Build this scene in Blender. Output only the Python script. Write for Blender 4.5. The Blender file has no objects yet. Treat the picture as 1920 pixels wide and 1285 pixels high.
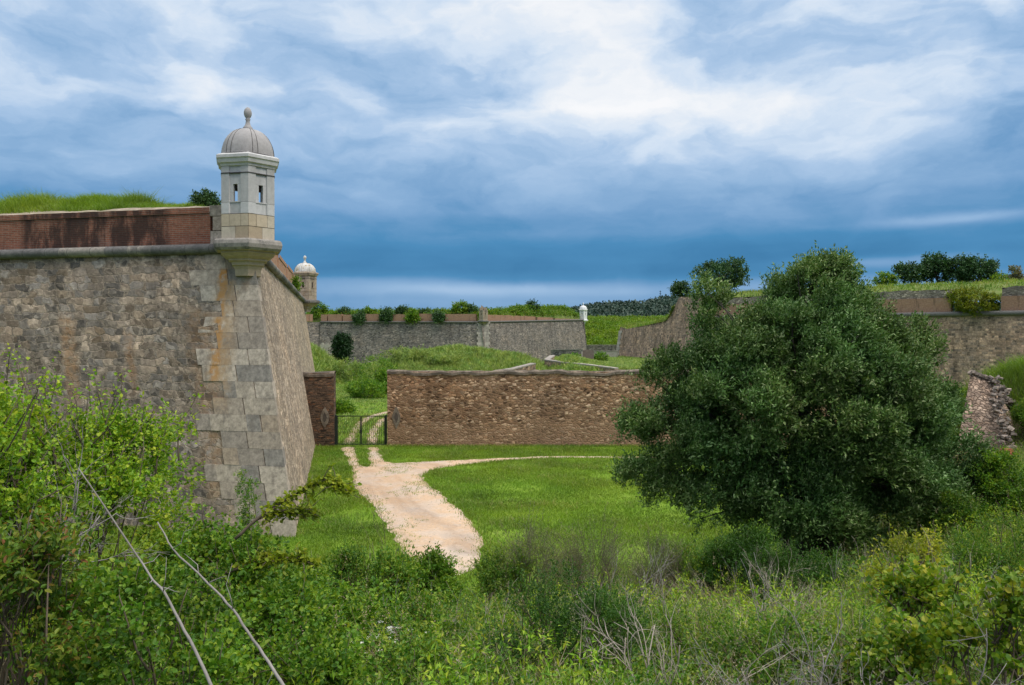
import bpy, math
import numpy as np
from mathutils import Vector
from mathutils.geometry import tessellate_polygon

SC = bpy.context.scene
COL = SC.collection
F_PX, HX, HY, EYE = 1493.3, 960.0, 634.0, 7.0

# ------------------------------------------------------------------ camera, sky, sun, exposure
cam_d = bpy.data.cameras.new('camera'); cam = bpy.data.objects.new('camera', cam_d); COL.objects.link(cam)
cam_d.lens = 28.0; cam_d.sensor_width = 36.0; cam_d.clip_end = 20000; cam_d.clip_start = 0.05
cam.location = (0, 0, EYE); cam.rotation_euler = (math.radians(90 - 0.326), 0, 0)
SC.camera = cam
SC.view_settings.view_transform = 'Standard'; SC.view_settings.look = 'None'
SC.view_settings.gamma = 1.0; SC.view_settings.exposure = 0.55
SC.cycles.max_bounces = 8; SC.cycles.diffuse_bounces = 3; SC.cycles.transparent_max_bounces = 8
SC.cycles.use_denoising = True

SUN_DIR = Vector((0.55, -0.30, 0.78)).normalized()
sun_d = bpy.data.lights.new('sun', 'SUN'); sun = bpy.data.objects.new('sun', sun_d); COL.objects.link(sun)
sun_d.energy = 1.5; sun_d.angle = math.radians(22); sun_d.color = (1.0, 0.93, 0.84)
sun.rotation_euler = SUN_DIR.to_track_quat('Z', 'Y').to_euler(); sun.location = (0, 0, 60)


class NT:
    """small helper around a node tree"""
    def __init__(self, tree): self.t = tree; self.l = tree.links
    def n(self, typ, ins=None, **props):
        nd = self.t.nodes.new(typ)
        for k, v in props.items(): setattr(nd, k, v)
        for k, v in (ins or {}).items():
            s = nd.inputs[k]
            if isinstance(v, bpy.types.NodeSocket): self.l.new(v, s)
            else:
                if s.type == 'RGBA' and len(v) == 3: v = (*v, 1)
                s.default_value = v
        return nd
    def m(self, op, a, b=0.0, c=None, clamp=False):
        d = {0: a, 1: b}
        if c is not None: d[2] = c
        return self.n('ShaderNodeMath', d, operation=op, use_clamp=clamp).outputs[0]
    def vm(self, op, a, b=None):
        d = {0: a}
        if b is not None: d[1] = b
        return self.n('ShaderNodeVectorMath', d, operation=op).outputs[0]
    def noise(self, vec, scale, detail=4, rough=0.55, col=False, dim='3D'):
        nd = self.n('ShaderNodeTexNoise', {'Vector': vec, 'Scale': scale, 'Detail': detail, 'Roughness': rough}, noise_dimensions=dim)
        return nd.outputs['Color' if col else 'Fac']
    def ramp(self, f, stops, interp='LINEAR'):
        nd = self.n('ShaderNodeValToRGB', {0: f}); cr = nd.color_ramp; cr.interpolation = interp
        while len(cr.elements) < len(stops): cr.elements.new(0.5)
        for e, (p, c) in zip(cr.elements, stops):
            e.position = p
            e.color = (*c, 1) if not isinstance(c, (int, float)) else (c, c, c, 1)
        return nd.outputs[0]
    def mix(self, f, a, b, blend='MIX'):
        nd = self.n('ShaderNodeMix', data_type='RGBA', blend_type=blend)
        for i, v in ((0, f), (6, a), (7, b)):
            s = nd.inputs[i]
            if isinstance(v, bpy.types.NodeSocket): self.l.new(v, s)
            elif i == 0: s.default_value = v
            else: s.default_value = (*v, 1)
        return nd.outputs[2]
    def step(self, x, a, b):
        return self.n('ShaderNodeMapRange', {0: x, 1: a, 2: b, 3: 0.0, 4: 1.0}, interpolation_type='SMOOTHSTEP').outputs[0]
    def sep(self, v):
        nd = self.n('ShaderNodeSeparateXYZ', {0: v}); return nd.outputs[0], nd.outputs[1], nd.outputs[2]
    def comb(self, x, y, z=0.0):
        return self.n('ShaderNodeCombineXYZ', {0: x, 1: y, 2: z}).outputs[0]


# sky: Nishita sky seen through breaks, under a stratocumulus deck laid out by azimuth and elevation
W = bpy.data.worlds.new('World'); SC.world = W; W.use_nodes = True
W.node_tree.nodes.clear(); w = NT(W.node_tree)
nsky = w.n('ShaderNodeTexSky', sky_type='NISHITA', sun_disc=False)
nsky.sun_elevation = math.asin(SUN_DIR.z); nsky.sun_rotation = math.atan2(SUN_DIR.x, SUN_DIR.y)
nsky.air_density = 1.0; nsky.dust_density = 1.5
gen = w.n('ShaderNodeTexCoord').outputs['Generated']
dx, dy, dz = w.sep(gen)
hor = w.m('SQRT', w.m('ADD', w.m('MULTIPLY', dx, dx), w.m('MULTIPLY', dy, dy)))
az0 = w.m('ARCTAN2', dx, dy); el0 = w.m('ARCTAN2', dz, hor)
zz = w.m('ADD', w.m('MAXIMUM', dz, 0.0), 0.10)
plane = w.comb(w.m('DIVIDE', dx, zz), w.m('DIVIDE', dy, zz), 0.0)
wr = w.noise(w.comb(w.m('MULTIPLY', az0, 5.0), w.m('MULTIPLY', el0, 10.0), 0.0), 1.0, 6, 0.55, col=True)
wx, wy, _ = w.sep(w.vm('SUBTRACT', wr, (0.5, 0.5, 0.5)))
az = w.m('ADD', az0, w.m('MULTIPLY', wx, 0.26)); el = w.m('ADD', el0, w.m('MULTIPLY', wy, 0.12))
elS = w.m('ADD', el0, w.m('MULTIPLY', wy, 0.016))
base = w.ramp(w.m('MULTIPLY', elS, 2.0), [(0.0, .34), (.09, .32), (.13, .20), (.17, .07), (.22, .11), (.27, .23), (.32, .34), (.38, .43), (.46, .50), (.56, .60), (1.0, .73)])
v = base
def gauss(a0, e0, sa, se, amp, A=az, E=el):
    qa = w.m('DIVIDE', w.m('SUBTRACT', A, a0), sa); qe = w.m('DIVIDE', w.m('SUBTRACT', E, e0), se)
    q = w.m('ADD', w.m('MULTIPLY', qa, qa), w.m('MULTIPLY', qe, qe))
    return w.m('MULTIPLY', w.m('POWER', 2.718, w.m('MULTIPLY', q, -1.0)), amp)
for (px, py, sx, sy, amp) in [(1080, 100, 170, 110, .36), (1250, 190, 200, 75, .40), (1480, 215, 260, 60, .36), (1650, 265, 130, 40, .20),
                              (330, 195, 380, 42, .24), (170, 20, 200, 45, .14), (690, 60, 130, 120, .10), (690, 150, 190, 60, -.17),
                              (1310, 40, 120, 60, -.18), (120, 150, 190, 40, -.12), (1880, 260, 110, 150, -.16), (1900, 90, 130, 90, .04), (1440, 130, 90, 40, -.16),
                              (900, 300, 400, 36, .10), (150, 300, 260, 50, -.05)]:
    v = w.m('ADD', v, gauss(math.atan((px - HX) / F_PX), math.atan((HY - py) / F_PX) , sx / F_PX, sy / F_PX, amp * .74))
for (px, py, sx, sy, amp) in [(900, 543, 340, 13, .26), (620, 528, 200, 9, .12), (1640, 505, 170, 10, .24), (1790, 440, 120, 9, .24), (1500, 540, 320, 16, .10), (1250, 440, 300, 14, .06)]:
    v = w.m('ADD', v, gauss(math.atan((px - HX) / F_PX), math.atan((HY - py) / F_PX), sx / F_PX, sy / F_PX, amp, az0, elS))
n1 = w.noise(w.comb(w.m('MULTIPLY', az, 7.0), w.m('MULTIPLY', el, 17.0), 4.0), 1.0, 6, 0.5); n2 = w.noise(w.comb(w.m('MULTIPLY', az0, 2.2), w.m('MULTIPLY', elS, 30.0), 0.0), 1.0, 4, 0.5)
hi = w.step(el0, 0.10, 0.26)
v = w.m('ADD', v, w.m('MULTIPLY', w.m('SUBTRACT', n1, 0.5), w.m('ADD', 0.22, w.m('MULTIPLY', hi, 0.74))))
v = w.m('ADD', v, w.m('MULTIPLY', w.m('SUBTRACT', n2, 0.5), w.m('SUBTRACT', 0.20, w.m('MULTIPLY', hi, 0.14))))
n3 = w.noise(w.comb(w.m('MULTIPLY', az, 17.0), w.m('MULTIPLY', el, 42.0), 9.0), 1.0, 5, 0.55)
v = w.m('ADD', v, w.m('MULTIPLY', w.m('SUBTRACT', n3, 0.5), w.m('ADD', 0.05, w.m('MULTIPLY', hi, 0.20))))
v = w.m('MULTIPLY', v, 0.93)
ccol = w.ramp(v, [(0.0, (.022, .165, .37)), (.15, (.055, .245, .49)), (.28, (.165, .345, .60)), (.42, (.285, .465, .71)), (.56, (.42, .585, .81)), (.72, (.66, .775, .92)), (.90, (.90, .93, .97)), (1.0, (.98, .985, 1.0))])
# the deck is brightest overhead, as overcast skies are
zen = w.m('ADD', 1.0, w.m('MULTIPLY', w.step(el0, 0.46, 1.25), 1.5))
ccol = w.mix(w.step(el0, 0.46, 1.1), ccol, (.92, .93, .95))
b1 = w.n('ShaderNodeBackground', {'Color': nsky.outputs[0], 'Strength': 0.08})
b2 = w.n('ShaderNodeBackground', {'Color': ccol, 'Strength': w.m('MULTIPLY', zen, 0.69)})
mx = w.n('ShaderNodeMixShader', {0: 0.93, 1: b1.outputs[0], 2: b2.outputs[0]})
w.n('ShaderNodeOutputWorld', {0: mx.outputs[0]})

# ------------------------------------------------------------------ helpers
def at(px, py, D): return np.array([(px - HX) / F_PX * D, D, EYE + (HY - py) / F_PX * D])
def xat(px, D): return (px - HX) / F_PX * D
def zat(py, D): return EYE + (HY - py) / F_PX * D
def nrm(a): return a / np.maximum(np.linalg.norm(a, axis=-1, keepdims=True), 1e-9)
def sstep(x, a, b):
    t = np.clip((np.asarray(x, float) - a) / (b - a), 0, 1); return t * t * (3 - 2 * t)
def _h(i, j, k, s):
    v_ = np.sin(i * 127.1 + j * 311.7 + k * 74.7 + s * 53.3) * 43758.5453
    return v_ - np.floor(v_)
def vn(x, y, z=0.0, s=0):
    x, y, z = np.broadcast_arrays(np.asarray(x, float), np.asarray(y, float), np.asarray(z, float))
    i, j, k = np.floor(x), np.floor(y), np.floor(z)
    f, g, h = x - i, y - j, z - k
    f, g, h = f * f * (3 - 2 * f), g * g * (3 - 2 * g), h * h * (3 - 2 * h)
    r = 0
    for a in (0, 1):
        for b in (0, 1):
            for c in (0, 1):
                r = r + _h(i + a, j + b, k + c, s) * (f if a else 1 - f) * (g if b else 1 - g) * (h if c else 1 - h)
    return r
def fbm(x, y, z=0.0, s=0, o=4):
    r, a, t = 0, 1.0, 0
    for q in range(o):
        r = r + a * vn(np.asarray(x) * 2**q, np.asarray(y) * 2**q, np.asarray(z) * 2**q, s + q); t += a; a *= .5
    return r / t

def tag(o, label=None, cat=None, group=None, kind=None):
    for k, x in (('label', label), ('category', cat), ('group', group), ('kind', kind)):
        if x: o[k] = x
    return o
def empty(name, loc, label, cat, group=None):
    o = bpy.data.objects.new(name, None); COL.objects.link(o); o.location = loc; o.empty_display_size = .3
    return tag(o, label, cat, group, 'thing')
def build(name, V, F, mat, parent=None, uv=None, smooth=False, attr=None):
    """V (n,3) world coords; F an int array (m,k) or a list of index lists; uv per vertex (n,2)"""
    V = np.asarray(V, np.float32)
    q_ = parent
    while q_ is not None: V = V - np.array(q_.location, np.float32); q_ = q_.parent
    if isinstance(F, np.ndarray):
        k = F.shape[1]; lt = np.full(len(F), k, np.int32); li = F.astype(np.int32).ravel()
    else:
        lt = np.array([len(f) for f in F], np.int32); li = np.array([i for f in F for i in f], np.int32)
    me = bpy.data.meshes.new(name)
    me.vertices.add(len(V)); me.vertices.foreach_set('co', V.ravel())
    me.loops.add(len(li)); me.loops.foreach_set('vertex_index', li)
    me.polygons.add(len(lt)); me.polygons.foreach_set('loop_start', np.concatenate([[0], np.cumsum(lt)[:-1]]).astype(np.int32))
    me.update(calc_edges=True)
    if uv is not None:
        l = me.uv_layers.new(name='UVMap'); l.data.foreach_set('uv', np.asarray(uv, np.float32)[li].ravel())
    if attr is not None:
        a = me.attributes.new('mask', 'FLOAT', 'POINT'); a.data.foreach_set('value', np.asarray(attr, np.float32))
    me.polygons.foreach_set('use_smooth', np.full(len(lt), bool(smooth)))
    me.materials.append(mat); me.validate()
    o = bpy.data.objects.new(name, me); COL.objects.link(o)
    if parent is not None: o.parent = parent
    return o
class MB:
    """collects geometry for one mesh"""
    def __init__(self): self.V, self.F, self.UV, self.n = [], [], [], 0
    def add(self, V, F, uv=None):
        V = np.asarray(V, float)
        self.V.append(V); self.F += [[int(i) + self.n for i in f] for f in F]
        self.UV.append(np.zeros((len(V), 2)) if uv is None else np.asarray(uv, float)); self.n += len(V); return self
    def quad(self, a, b, c, d, uv=None): return self.add([a, b, c, d], [[0, 1, 2, 3]], uv)
    def hexa(self, P):
        """P: 8 points, bottom ring then top ring"""
        P = np.asarray(P, float)
        V, F, U = [], [], []
        for f in ([0, 1, 5, 4], [1, 2, 6, 5], [2, 3, 7, 6], [3, 0, 4, 7], [4, 5, 6, 7], [3, 2, 1, 0]):
            q = P[f]; k = len(V); V += list(q); F.append([k, k + 1, k + 2, k + 3])
            u = np.linalg.norm(q[1] - q[0]); vv = np.linalg.norm(q[3] - q[0])
            o_ = (abs(q[0][0]) + abs(q[0][1]) * .7) % 50
            U += [[o_, q[0][2]], [o_ + u, q[1][2]], [o_ + u, q[0][2] + vv], [o_, q[0][2] + vv]]
        return self.add(V, F, U)
    def box(self, c, ux, uy, uz, hx, hy, hz):
        c, ux, uy, uz = (np.asarray(q, float) for q in (c, ux, uy, uz))
        P = [c + ux * hx * a + uy * hy * b + uz * hz * e for e in (-1, 1) for a, b in ((-1, -1), (1, -1), (1, 1), (-1, 1))]
        return self.hexa(P)
    def grid(self, P, U=None):
        nv, nu = P.shape[:2]; idx = np.arange(nv * nu).reshape(nv, nu)
        F = np.stack([idx[:-1, :-1], idx[:-1, 1:], idx[1:, 1:], idx[1:, :-1]], -1).reshape(-1, 4)
        return self.add(P.reshape(-1, 3), F, None if U is None else U.reshape(-1, 2))
    def face(self, bl, br, tr, tl, du=.6, disp=.04, s=0, u0=0.0, ragged=0.0, v0=0.0):
        bl, br, tr, tl = (np.asarray(q, float) for q in (bl, br, tr, tl))
        lu, lv = np.linalg.norm(br - bl), np.linalg.norm(tl - bl)
        nu, nv = max(2, int(lu / du) + 1), max(2, int(lv / du) + 1)
        a, b = np.meshgrid(np.linspace(0, 1, nu), np.linspace(0, 1, nv)); A, B = a[..., None], b[..., None]
        P = (bl * (1 - A) + br * A) * (1 - B) + (tl * (1 - A) + tr * A) * B
        n = nrm(np.cross(br - bl, tl - bl))
        edge = np.clip(np.minimum.reduce([a * lu, (1 - a) * lu, b * lv, (1 - b) * lv]) / .8, 0, 1)
        P = P + n * ((fbm(a * lu * .5, b * lv * .5, s * 7.3, s) - .5) * 2 * disp * edge)[..., None]
        if ragged: P[..., 2] += (fbm(a * lu * .9, 0 * b, s * 3.1, s + 5) - .6) * ragged * sstep(b, .6, 1)
        return self.grid(P, np.stack([u0 + a * lu, v0 + b * lv], -1))
    def build(self, name, mat, parent=None, smooth=False):
        return build(name, np.concatenate(self.V), self.F, mat, parent, np.concatenate(self.UV), smooth)
def tubes(mb, polys, n=5):
    """polys: list of (points, r0, r1)"""
    for pts, r0, r1 in polys:
        pts = np.asarray(pts, float); K = len(pts)
        d = nrm(np.gradient(pts, axis=0)); ref = np.array([0.31, 0.72, 0.2]) if abs(d[0][2]) > .8 else np.array([0, 0, 1.0])
        s = nrm(np.cross(d, ref)); t = np.cross(d, s)
        ang = np.arange(n) / n * 2 * np.pi; r = np.linspace(r0, r1, K)[:, None, None]
        P = pts[:, None] + r * (np.cos(ang)[None, :, None] * s[:, None] + np.sin(ang)[None, :, None] * t[:, None])
        L = np.concatenate([[0], np.cumsum(np.linalg.norm(np.diff(pts, axis=0), axis=1))])
        U = np.stack([np.repeat(L[:, None], n, 1), np.repeat((ang / 6.283)[None], K, 0)], -1)
        i = np.arange(K * n).reshape(K, n); j = np.roll(i, -1, 1)
        F = np.stack([i[:-1], j[:-1], j[1:], i[1:]], -1).reshape(-1, 4).tolist()
        F.append(i[0][::-1].tolist()); F.append(i[-1].tolist())
        mb.add(P.reshape(-1, 3), F, U.reshape(-1, 2))
    return mb
def lathe(mb, c, prof, n, rot=0.0):
    """prof: list of (radius, z); an n-sided (hexagonal or round) turning about c"""
    ang = rot + np.arange(n) / n * 2 * np.pi
    P = np.array([[[c[0] + r * math.cos(a), c[1] + r * math.sin(a), z] for a in ang] for r, z in prof])
    K = len(prof); i = np.arange(K * n).reshape(K, n); j = np.roll(i, -1, 1)
    F = np.stack([i[:-1], j[:-1], j[1:], i[1:]], -1).reshape(-1, 4).tolist()
    F.append(i[0][::-1].tolist()); F.append(i[-1].tolist())
    U = np.stack([np.repeat((np.arange(n) * prof[0][0])[None], K, 0), P[..., 2]], -1)
    return mb.add(P.reshape(-1, 3), F, U.reshape(-1, 2))

# ------------------------------------------------------------------ materials
def new_mat(name):
    m_ = bpy.data.materials.new(name); m_.use_nodes = True; m_.node_tree.nodes.clear()
    return m_, NT(m_.node_tree)
def finish(m_, q, col, rough=.85, bump=None, bs=.3, bd=.02, spec=.25):
    ins = {'Base Color': col, 'Roughness': rough, 'Specular IOR Level': spec}
    if bump is not None: ins['Normal'] = q.n('ShaderNodeBump', {'Strength': bs, 'Distance': bd, 'Height': bump}).outputs[0]
    p = q.n('ShaderNodeBsdfPrincipled', ins); q.n('ShaderNodeOutputMaterial', {0: p.outputs[0]}); return m_

def masonry(name, bw, bh, pal, mortar, rnd=.75, gap=.07, warp=.06, streak=.5, fine=.35, orange=None, plaster=None, tint=None, bd=.03, patch=.5, coursed=False, speck=0.0):
    m_, q = new_mat(name)
    uv = q.n('ShaderNodeTexCoord').outputs['UV']
    wv = q.vm('SUBTRACT', q.noise(uv, 1.6, 4, .6, col=True), (.5, .5, .5))
    co = q.vm('ADD', uv, q.vm('MULTIPLY', wv, (warp * 5, warp * 3, 0)))
    x, y, _ = q.sep(co)
    y2 = q.m('DIVIDE', y, bh); row = q.m('FLOOR', y2)
    rn = q.n('ShaderNodeTexWhiteNoise', {'W': row}, noise_dimensions='1D').outputs[0]
    x2 = q.m('ADD', q.m('DIVIDE', x, bw), q.m('MULTIPLY', rn, 9.0))
    if coursed:
        pr = q.m('ADD', q.m('MULTIPLY', y2, .12), q.m('MULTIPLY', q.m('ADD', row, .5), .88))
        cc = q.comb(x2, pr, 0.0); fy = q.m('FRACT', y2); rowed = q.m('MULTIPLY', q.m('MINIMUM', fy, q.m('SUBTRACT', 1.0, fy)), bh / bw)
    else: cc = q.comb(x2, q.m('ADD', y2, .5), 0.0)
    vo = q.n('ShaderNodeTexVoronoi', {'Vector': cc, 'Scale': 1.0, 'Randomness': rnd}, voronoi_dimensions='2D', feature='F1', distance='CHEBYCHEV')
    ed = q.n('ShaderNodeTexVoronoi', {'Vector': cc, 'Scale': 1.0, 'Randomness': rnd}, voronoi_dimensions='2D', feature='DISTANCE_TO_EDGE')
    r, g, b = q.sep(vo.outputs['Color'])
    k = len(pal); col = q.ramp(r, [(i / k, c) for i, c in enumerate(pal)], 'CONSTANT')
    # patches in which one kind of stone prevails
    pt = q.noise(uv, .35, 3, .6)
    col = q.mix(q.m('MULTIPLY', q.step(pt, .42, .62), patch), col, pal[len(pal) // 2])
    col = q.mix(1.0, col, q.ramp(g, [(0, .50), (1, 1.50)]), 'MULTIPLY')
    col = q.mix(1.0, col, q.ramp(q.noise(uv, .22, 5, .65), [(.32, (.58, .60, .64)), (.5, (1, 1, 1)), (.68, (1.32, 1.22, 1.12))]), 'MULTIPLY')
    small = q.noise(uv, 14.0, 5, .7)
    if speck:
        s2 = q.n('ShaderNodeTexVoronoi', {'Vector': q.vm('ADD', uv, q.vm('MULTIPLY', wv, (.3, .3, 0))), 'Scale': 6.5, 'Randomness': 1.0}, voronoi_dimensions='2D')
        a1, a2, a3 = q.sep(s2.outputs['Color'])
        amt = q.m('MULTIPLY', q.step(q.noise(uv, .55, 4, .6), .30, .56), speck)
        col = q.mix(amt, col, q.mix(1.0, q.mix(.45, col, mortar), q.ramp(a1, [(0, .36), (.35, .82), (.7, 1.15), (1, 1.75)]), 'MULTIPLY'))
    edm = q.m('ADD', q.m('MINIMUM', ed.outputs[0], rowed) if coursed else ed.outputs[0], q.m('MULTIPLY', q.m('SUBTRACT', small, .5), .10))
    mm = q.step(edm, gap * .3, gap * 1.6)
    col = q.mix(mm, mortar, col)
    col = q.mix(1.0, col, q.ramp(q.noise(uv, 9.0, 6, .75), [(.25, 1 - fine), (.75, 1 + fine)]), 'MULTIPLY')
    ux, uyy, _ = q.sep(uv)
    st = q.noise(q.comb(q.m('MULTIPLY', ux, .55), q.m('MULTIPLY', uyy, .12), 3.0), 1.0, 5, .62)
    col = q.mix(1.0, col, q.ramp(st, [(.30, 1 - streak), (.52, 1.0), (.8, 1.12)]), 'MULTIPLY')
    if plaster:
        pc, v_lo, v_hi = plaster
        pm = q.m('ADD', q.step(uyy, v_hi, v_lo), q.m('MULTIPLY', q.m('SUBTRACT', q.noise(uv, .9, 5, .65), .5), 1.6))
        pcol = q.mix(1.0, pc, q.ramp(q.noise(uv, 5.0, 6, .7), [(.25, .7), (.75, 1.25)]), 'MULTIPLY')
        col = q.mix(q.m('MULTIPLY', q.step(pm, .25, .8), .42), col, pcol)
    if orange:
        for (u0, su, v_lo, v_hi, amt, oc) in orange:
            d = q.m('ABSOLUTE', q.m('SUBTRACT', q.m('ADD', ux, q.m('MULTIPLY', q.m('SUBTRACT', q.noise(uv, 1.8, 4, .6), .5), .5)), u0))
            k_ = q.m('MULTIPLY', q.step(d, su, su * .2), q.m('MULTIPLY', q.step(uyy, v_lo, v_lo + 1.5), q.step(uyy, v_hi + .3, v_hi - .2)))
            k_ = q.m('MULTIPLY', k_, q.m('MULTIPLY', q.step(q.noise(uv, 3.5, 5, .7), .30, .62), amt))
            col = q.mix(k_, col, oc)
    if tint is not None: col = q.mix(1.0, col, tint, 'MULTIPLY')
    h = q.m('ADD', q.m('MULTIPLY', q.step(edm, 0.0, gap * 2.2), .7), q.m('MULTIPLY', small, .6))
    return finish(m_, q, col, .9, h, .9, bd)

def brick_mat(name, c1, c2, mort, dark=.6, stain=None):
    m_, q = new_mat(name)
    uv = q.n('ShaderNodeTexCoord').outputs['UV']
    wv = q.vm('SUBTRACT', q.noise(uv, 2.0, 3, .6, col=True), (.5, .5, .5))
    co = q.vm('ADD', uv, q.vm('MULTIPLY', wv, (.05, .03, 0)))
    bt = q.n('ShaderNodeTexBrick', {'Vector': co, 'Color1': c1, 'Color2': c2, 'Mortar': mort, 'Scale': 1.0, 'Mortar Size': .012, 'Mortar Smooth': .3, 'Bias': .1, 'Brick Width': .30, 'Row Height': .075})
    col = q.mix(1.0, bt.outputs['Color'], q.ramp(q.noise(uv, 5.0, 6, .75), [(.25, .6), (.75, 1.35)]), 'MULTIPLY')
    col = q.mix(q.m('MULTIPLY', q.step(q.noise(uv, .8, 5, .65), .52, .72), .4), col, tuple(x * .75 + .06 for x in mort))
    ux, uy, _ = q.sep(uv)
    st = q.noise(q.comb(q.m('MULTIPLY', ux, 1.1), q.m('MULTIPLY', uy, .16), 1.0), 1.0, 5, .65)
    col = q.mix(q.m('MULTIPLY', q.step(st, .54, .68), dark), col, (.022, .018, .016))
    if stain:
        for (a, b) in stain:
            k_ = q.m('MULTIPLY', q.step(ux, a, a + .5), q.step(ux, b + .5, b))
            k_ = q.m('MULTIPLY', k_, q.step(q.noise(q.comb(q.m('MULTIPLY', ux, 1.6), q.m('MULTIPLY', uy, .5), 5.0), 1.0, 5, .7), .36, .56))
            col = q.mix(q.m('MULTIPLY', k_, .82), col, (.020, .015, .014))
    return finish(m_, q, col, .9, q.m('ADD', bt.outputs['Fac'], q.noise(uv, 20, 4, .7)), .5, .015)

def block_mat(name, pal, fine=.3, lich=None, streak=.35, dark=(.05, .048, .045), rough=.85):
    """dressed stone: one tone per loose block, weathered"""
    m_, q = new_mat(name)
    ob = q.n('ShaderNodeTexCoord').outputs['Object']
    ri = q.n('ShaderNodeNewGeometry').outputs['Random Per Island']
    k = len(pal); col = q.ramp(ri, [(i / k, c) for i, c in enumerate(pal)], 'CONSTANT')
    col = q.mix(1.0, col, q.ramp(q.noise(ob, 6.0, 7, .72), [(.25, 1 - fine), (.75, 1 + fine)]), 'MULTIPLY')
    x, y, z = q.sep(ob)
    st = q.noise(q.comb(q.m('MULTIPLY', q.m('ADD', x, y), 1.2), q.m('MULTIPLY', q.m('SUBTRACT', x, y), 1.2), q.m('MULTIPLY', z, .35)), 1.0, 6, .66)
    col = q.mix(q.m('MULTIPLY', q.step(st, .52, .70), streak), col, dark)
    if lich: col = q.mix(q.m('MULTIPLY', q.step(q.noise(ob, 2.6, 6, .7), .50, .66), lich[1]), col, lich[0])
    return finish(m_, q, col, rough, q.noise(ob, 18, 6, .7), .5, .02)

def plain(name, c, fine=.2, sc=8.0, rough=.8, bs=.3, bd=.01, c2=None, metal=False):
    m_, q = new_mat(name)
    ob = q.n('ShaderNodeTexCoord').outputs['Object']; nz = q.noise(ob, sc, 6, .7)
    col = q.mix(1.0, c, q.ramp(nz, [(.25, 1 - fine), (.75, 1 + fine)]), 'MULTIPLY')
    if c2: col = q.mix(q.step(q.noise(ob, sc * .3, 5, .65), .42, .6), col, c2)
    return finish(m_, q, col, rough, q.noise(ob, sc * 3, 5, .7), bs, bd)

def leaf_mat(name, stops, trans=.35, rough=.5, spec=.3, patch=None):
    m_, q = new_mat(name)
    ri = q.n('ShaderNodeNewGeometry').outputs['Random Per Island']
    ob = q.n('ShaderNodeTexCoord').outputs['Object']
    k = len(stops) - 1
    col = q.ramp(ri, [(i / k, c) for i, c in enumerate(stops)])
    col = q.mix(1.0, col, q.ramp(q.noise(ob, patch or 2.2, 4, .6), [(.3, .58), (.7, 1.30)]), 'MULTIPLY')
    col = q.mix(1.0, col, q.ramp(q.noise(ob, (patch or 2.2) * .6, 2, .5), [(.35, (.85, .95, .9)), (.65, (1.25, 1.08, 1.0))]), 'MULTIPLY')
    p = q.n('ShaderNodeBsdfPrincipled', {'Base Color': col, 'Roughness': rough, 'Specular IOR Level': spec})
    t = q.n('ShaderNodeBsdfTranslucent', {'Color': q.mix(1.0, col, (1.25, 1.3, .7), 'MULTIPLY')})
    mxx = q.n('ShaderNodeMixShader', {0: trans, 1: p.outputs[0], 2: t.outputs[0]})
    q.n('ShaderNodeOutputMaterial', {0: mxx.outputs[0]}); return m_

M = {}
M['wall_left'] = masonry('rubble masonry grey', .46, .31, tint=(1.04, .985, .925), pal= [(.19, .165, .14), (.31, .245, .19), (.115, .105, .10), (.26, .21, .17), (.165, .15, .138), (.36, .285, .22), (.20, .15, .105), (.245, .22, .20)], mortar=(.28, .23, .18), rnd=1.0, gap=.035, warp=.17, bd=.02, streak=.52, coursed=True, fine=.5, speck=.75, patch=.30,
                          orange=[(27.35, .9, .5, 8.5, .35, (.36, .20, .09)), (21.5, .5, 4.0, 8.2, .6, (.38, .22, .11)), (24.2, .3, 4.6, 7.5, .5, (.36, .19, .08))])
M['wall_right'] = masonry('rubble masonry pale', .34, .22, [(.33, .28, .22), (.40, .34, .27), (.25, .22, .18), (.36, .31, .25), (.30, .25, .195), (.45, .39, .31)], (.31, .255, .195), tint=(1.08, .99, .90), rnd=1.0, gap=.06, warp=.10, streak=.28, fine=.5, speck=.5)
M['wall_far'] = masonry('rubble masonry far', .42, .30, [(.16, .14, .125), (.23, .195, .165), (.10, .092, .086), (.19, .165, .145), (.28, .235, .195)], (.20, .17, .145), rnd=.9, gap=.08, warp=.06, streak=.5, patch=.4)
M['wall_east'] = masonry('rubble masonry warm', .5, .33, [(.27, .205, .165), (.36, .275, .215), (.15, .13, .12), (.31, .235, .19), (.42, .325, .25)], (.27, .22, .175), tint=(1.15, 1.0, .88), rnd=.95, gap=.05, warp=.08, streak=.68, coursed=True, speck=.6)
M['wall_brown'] = masonry('brown field stone wall', .27, .17, [(.20, .125, .078), (.29, .195, .125), (.125, .078, .052), (.39, .29, .205), (.24, .15, .092), (.17, .11, .07), (.46, .36, .27)], (.255, .17, .11), tint=(1.08, .95, .85), rnd=1.0, gap=.10, warp=.06, streak=.35, fine=.4, plaster=((.36, .25, .17), .6, 2.4), bd=.04, patch=.35)
M['wall_stub'] = masonry('dark brick and stone wall', .30, .12, [(.10, .062, .042), (.14, .085, .055), (.075, .05, .036), (.17, .10, .06), (.22, .10, .05)], (.10, .066, .046), rnd=.7, gap=.09, warp=.04, streak=.35, fine=.4)
M['brick'] = brick_mat('old red brick', (.22, .070, .040), (.30, .105, .060), (.26, .185, .135), .5, stain=[(19.2, 26.0), (16.5, 17.6)])
M['brick_far'] = brick_mat('weathered brick', (.30, .145, .085), (.38, .20, .125), (.32, .23, .165), .55)
M['brick_side'] = brick_mat('orange weathered brick', (.36, .165, .09), (.46, .24, .135), (.36, .25, .17), .45)
M['ashlar'] = block_mat('dressed limestone', [(.41, .335, .26), (.36, .29, .225), (.31, .255, .205), (.46, .38, .30), (.36, .275, .20), (.27, .235, .20)], .55, ((.17, .14, .115), .6), .5)
M['box_white'] = block_mat('pale dressed limestone', [(.47, .455, .44), (.51, .495, .475), (.43, .415, .395)], .16, None, .30, (.20, .19, .175))
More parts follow.
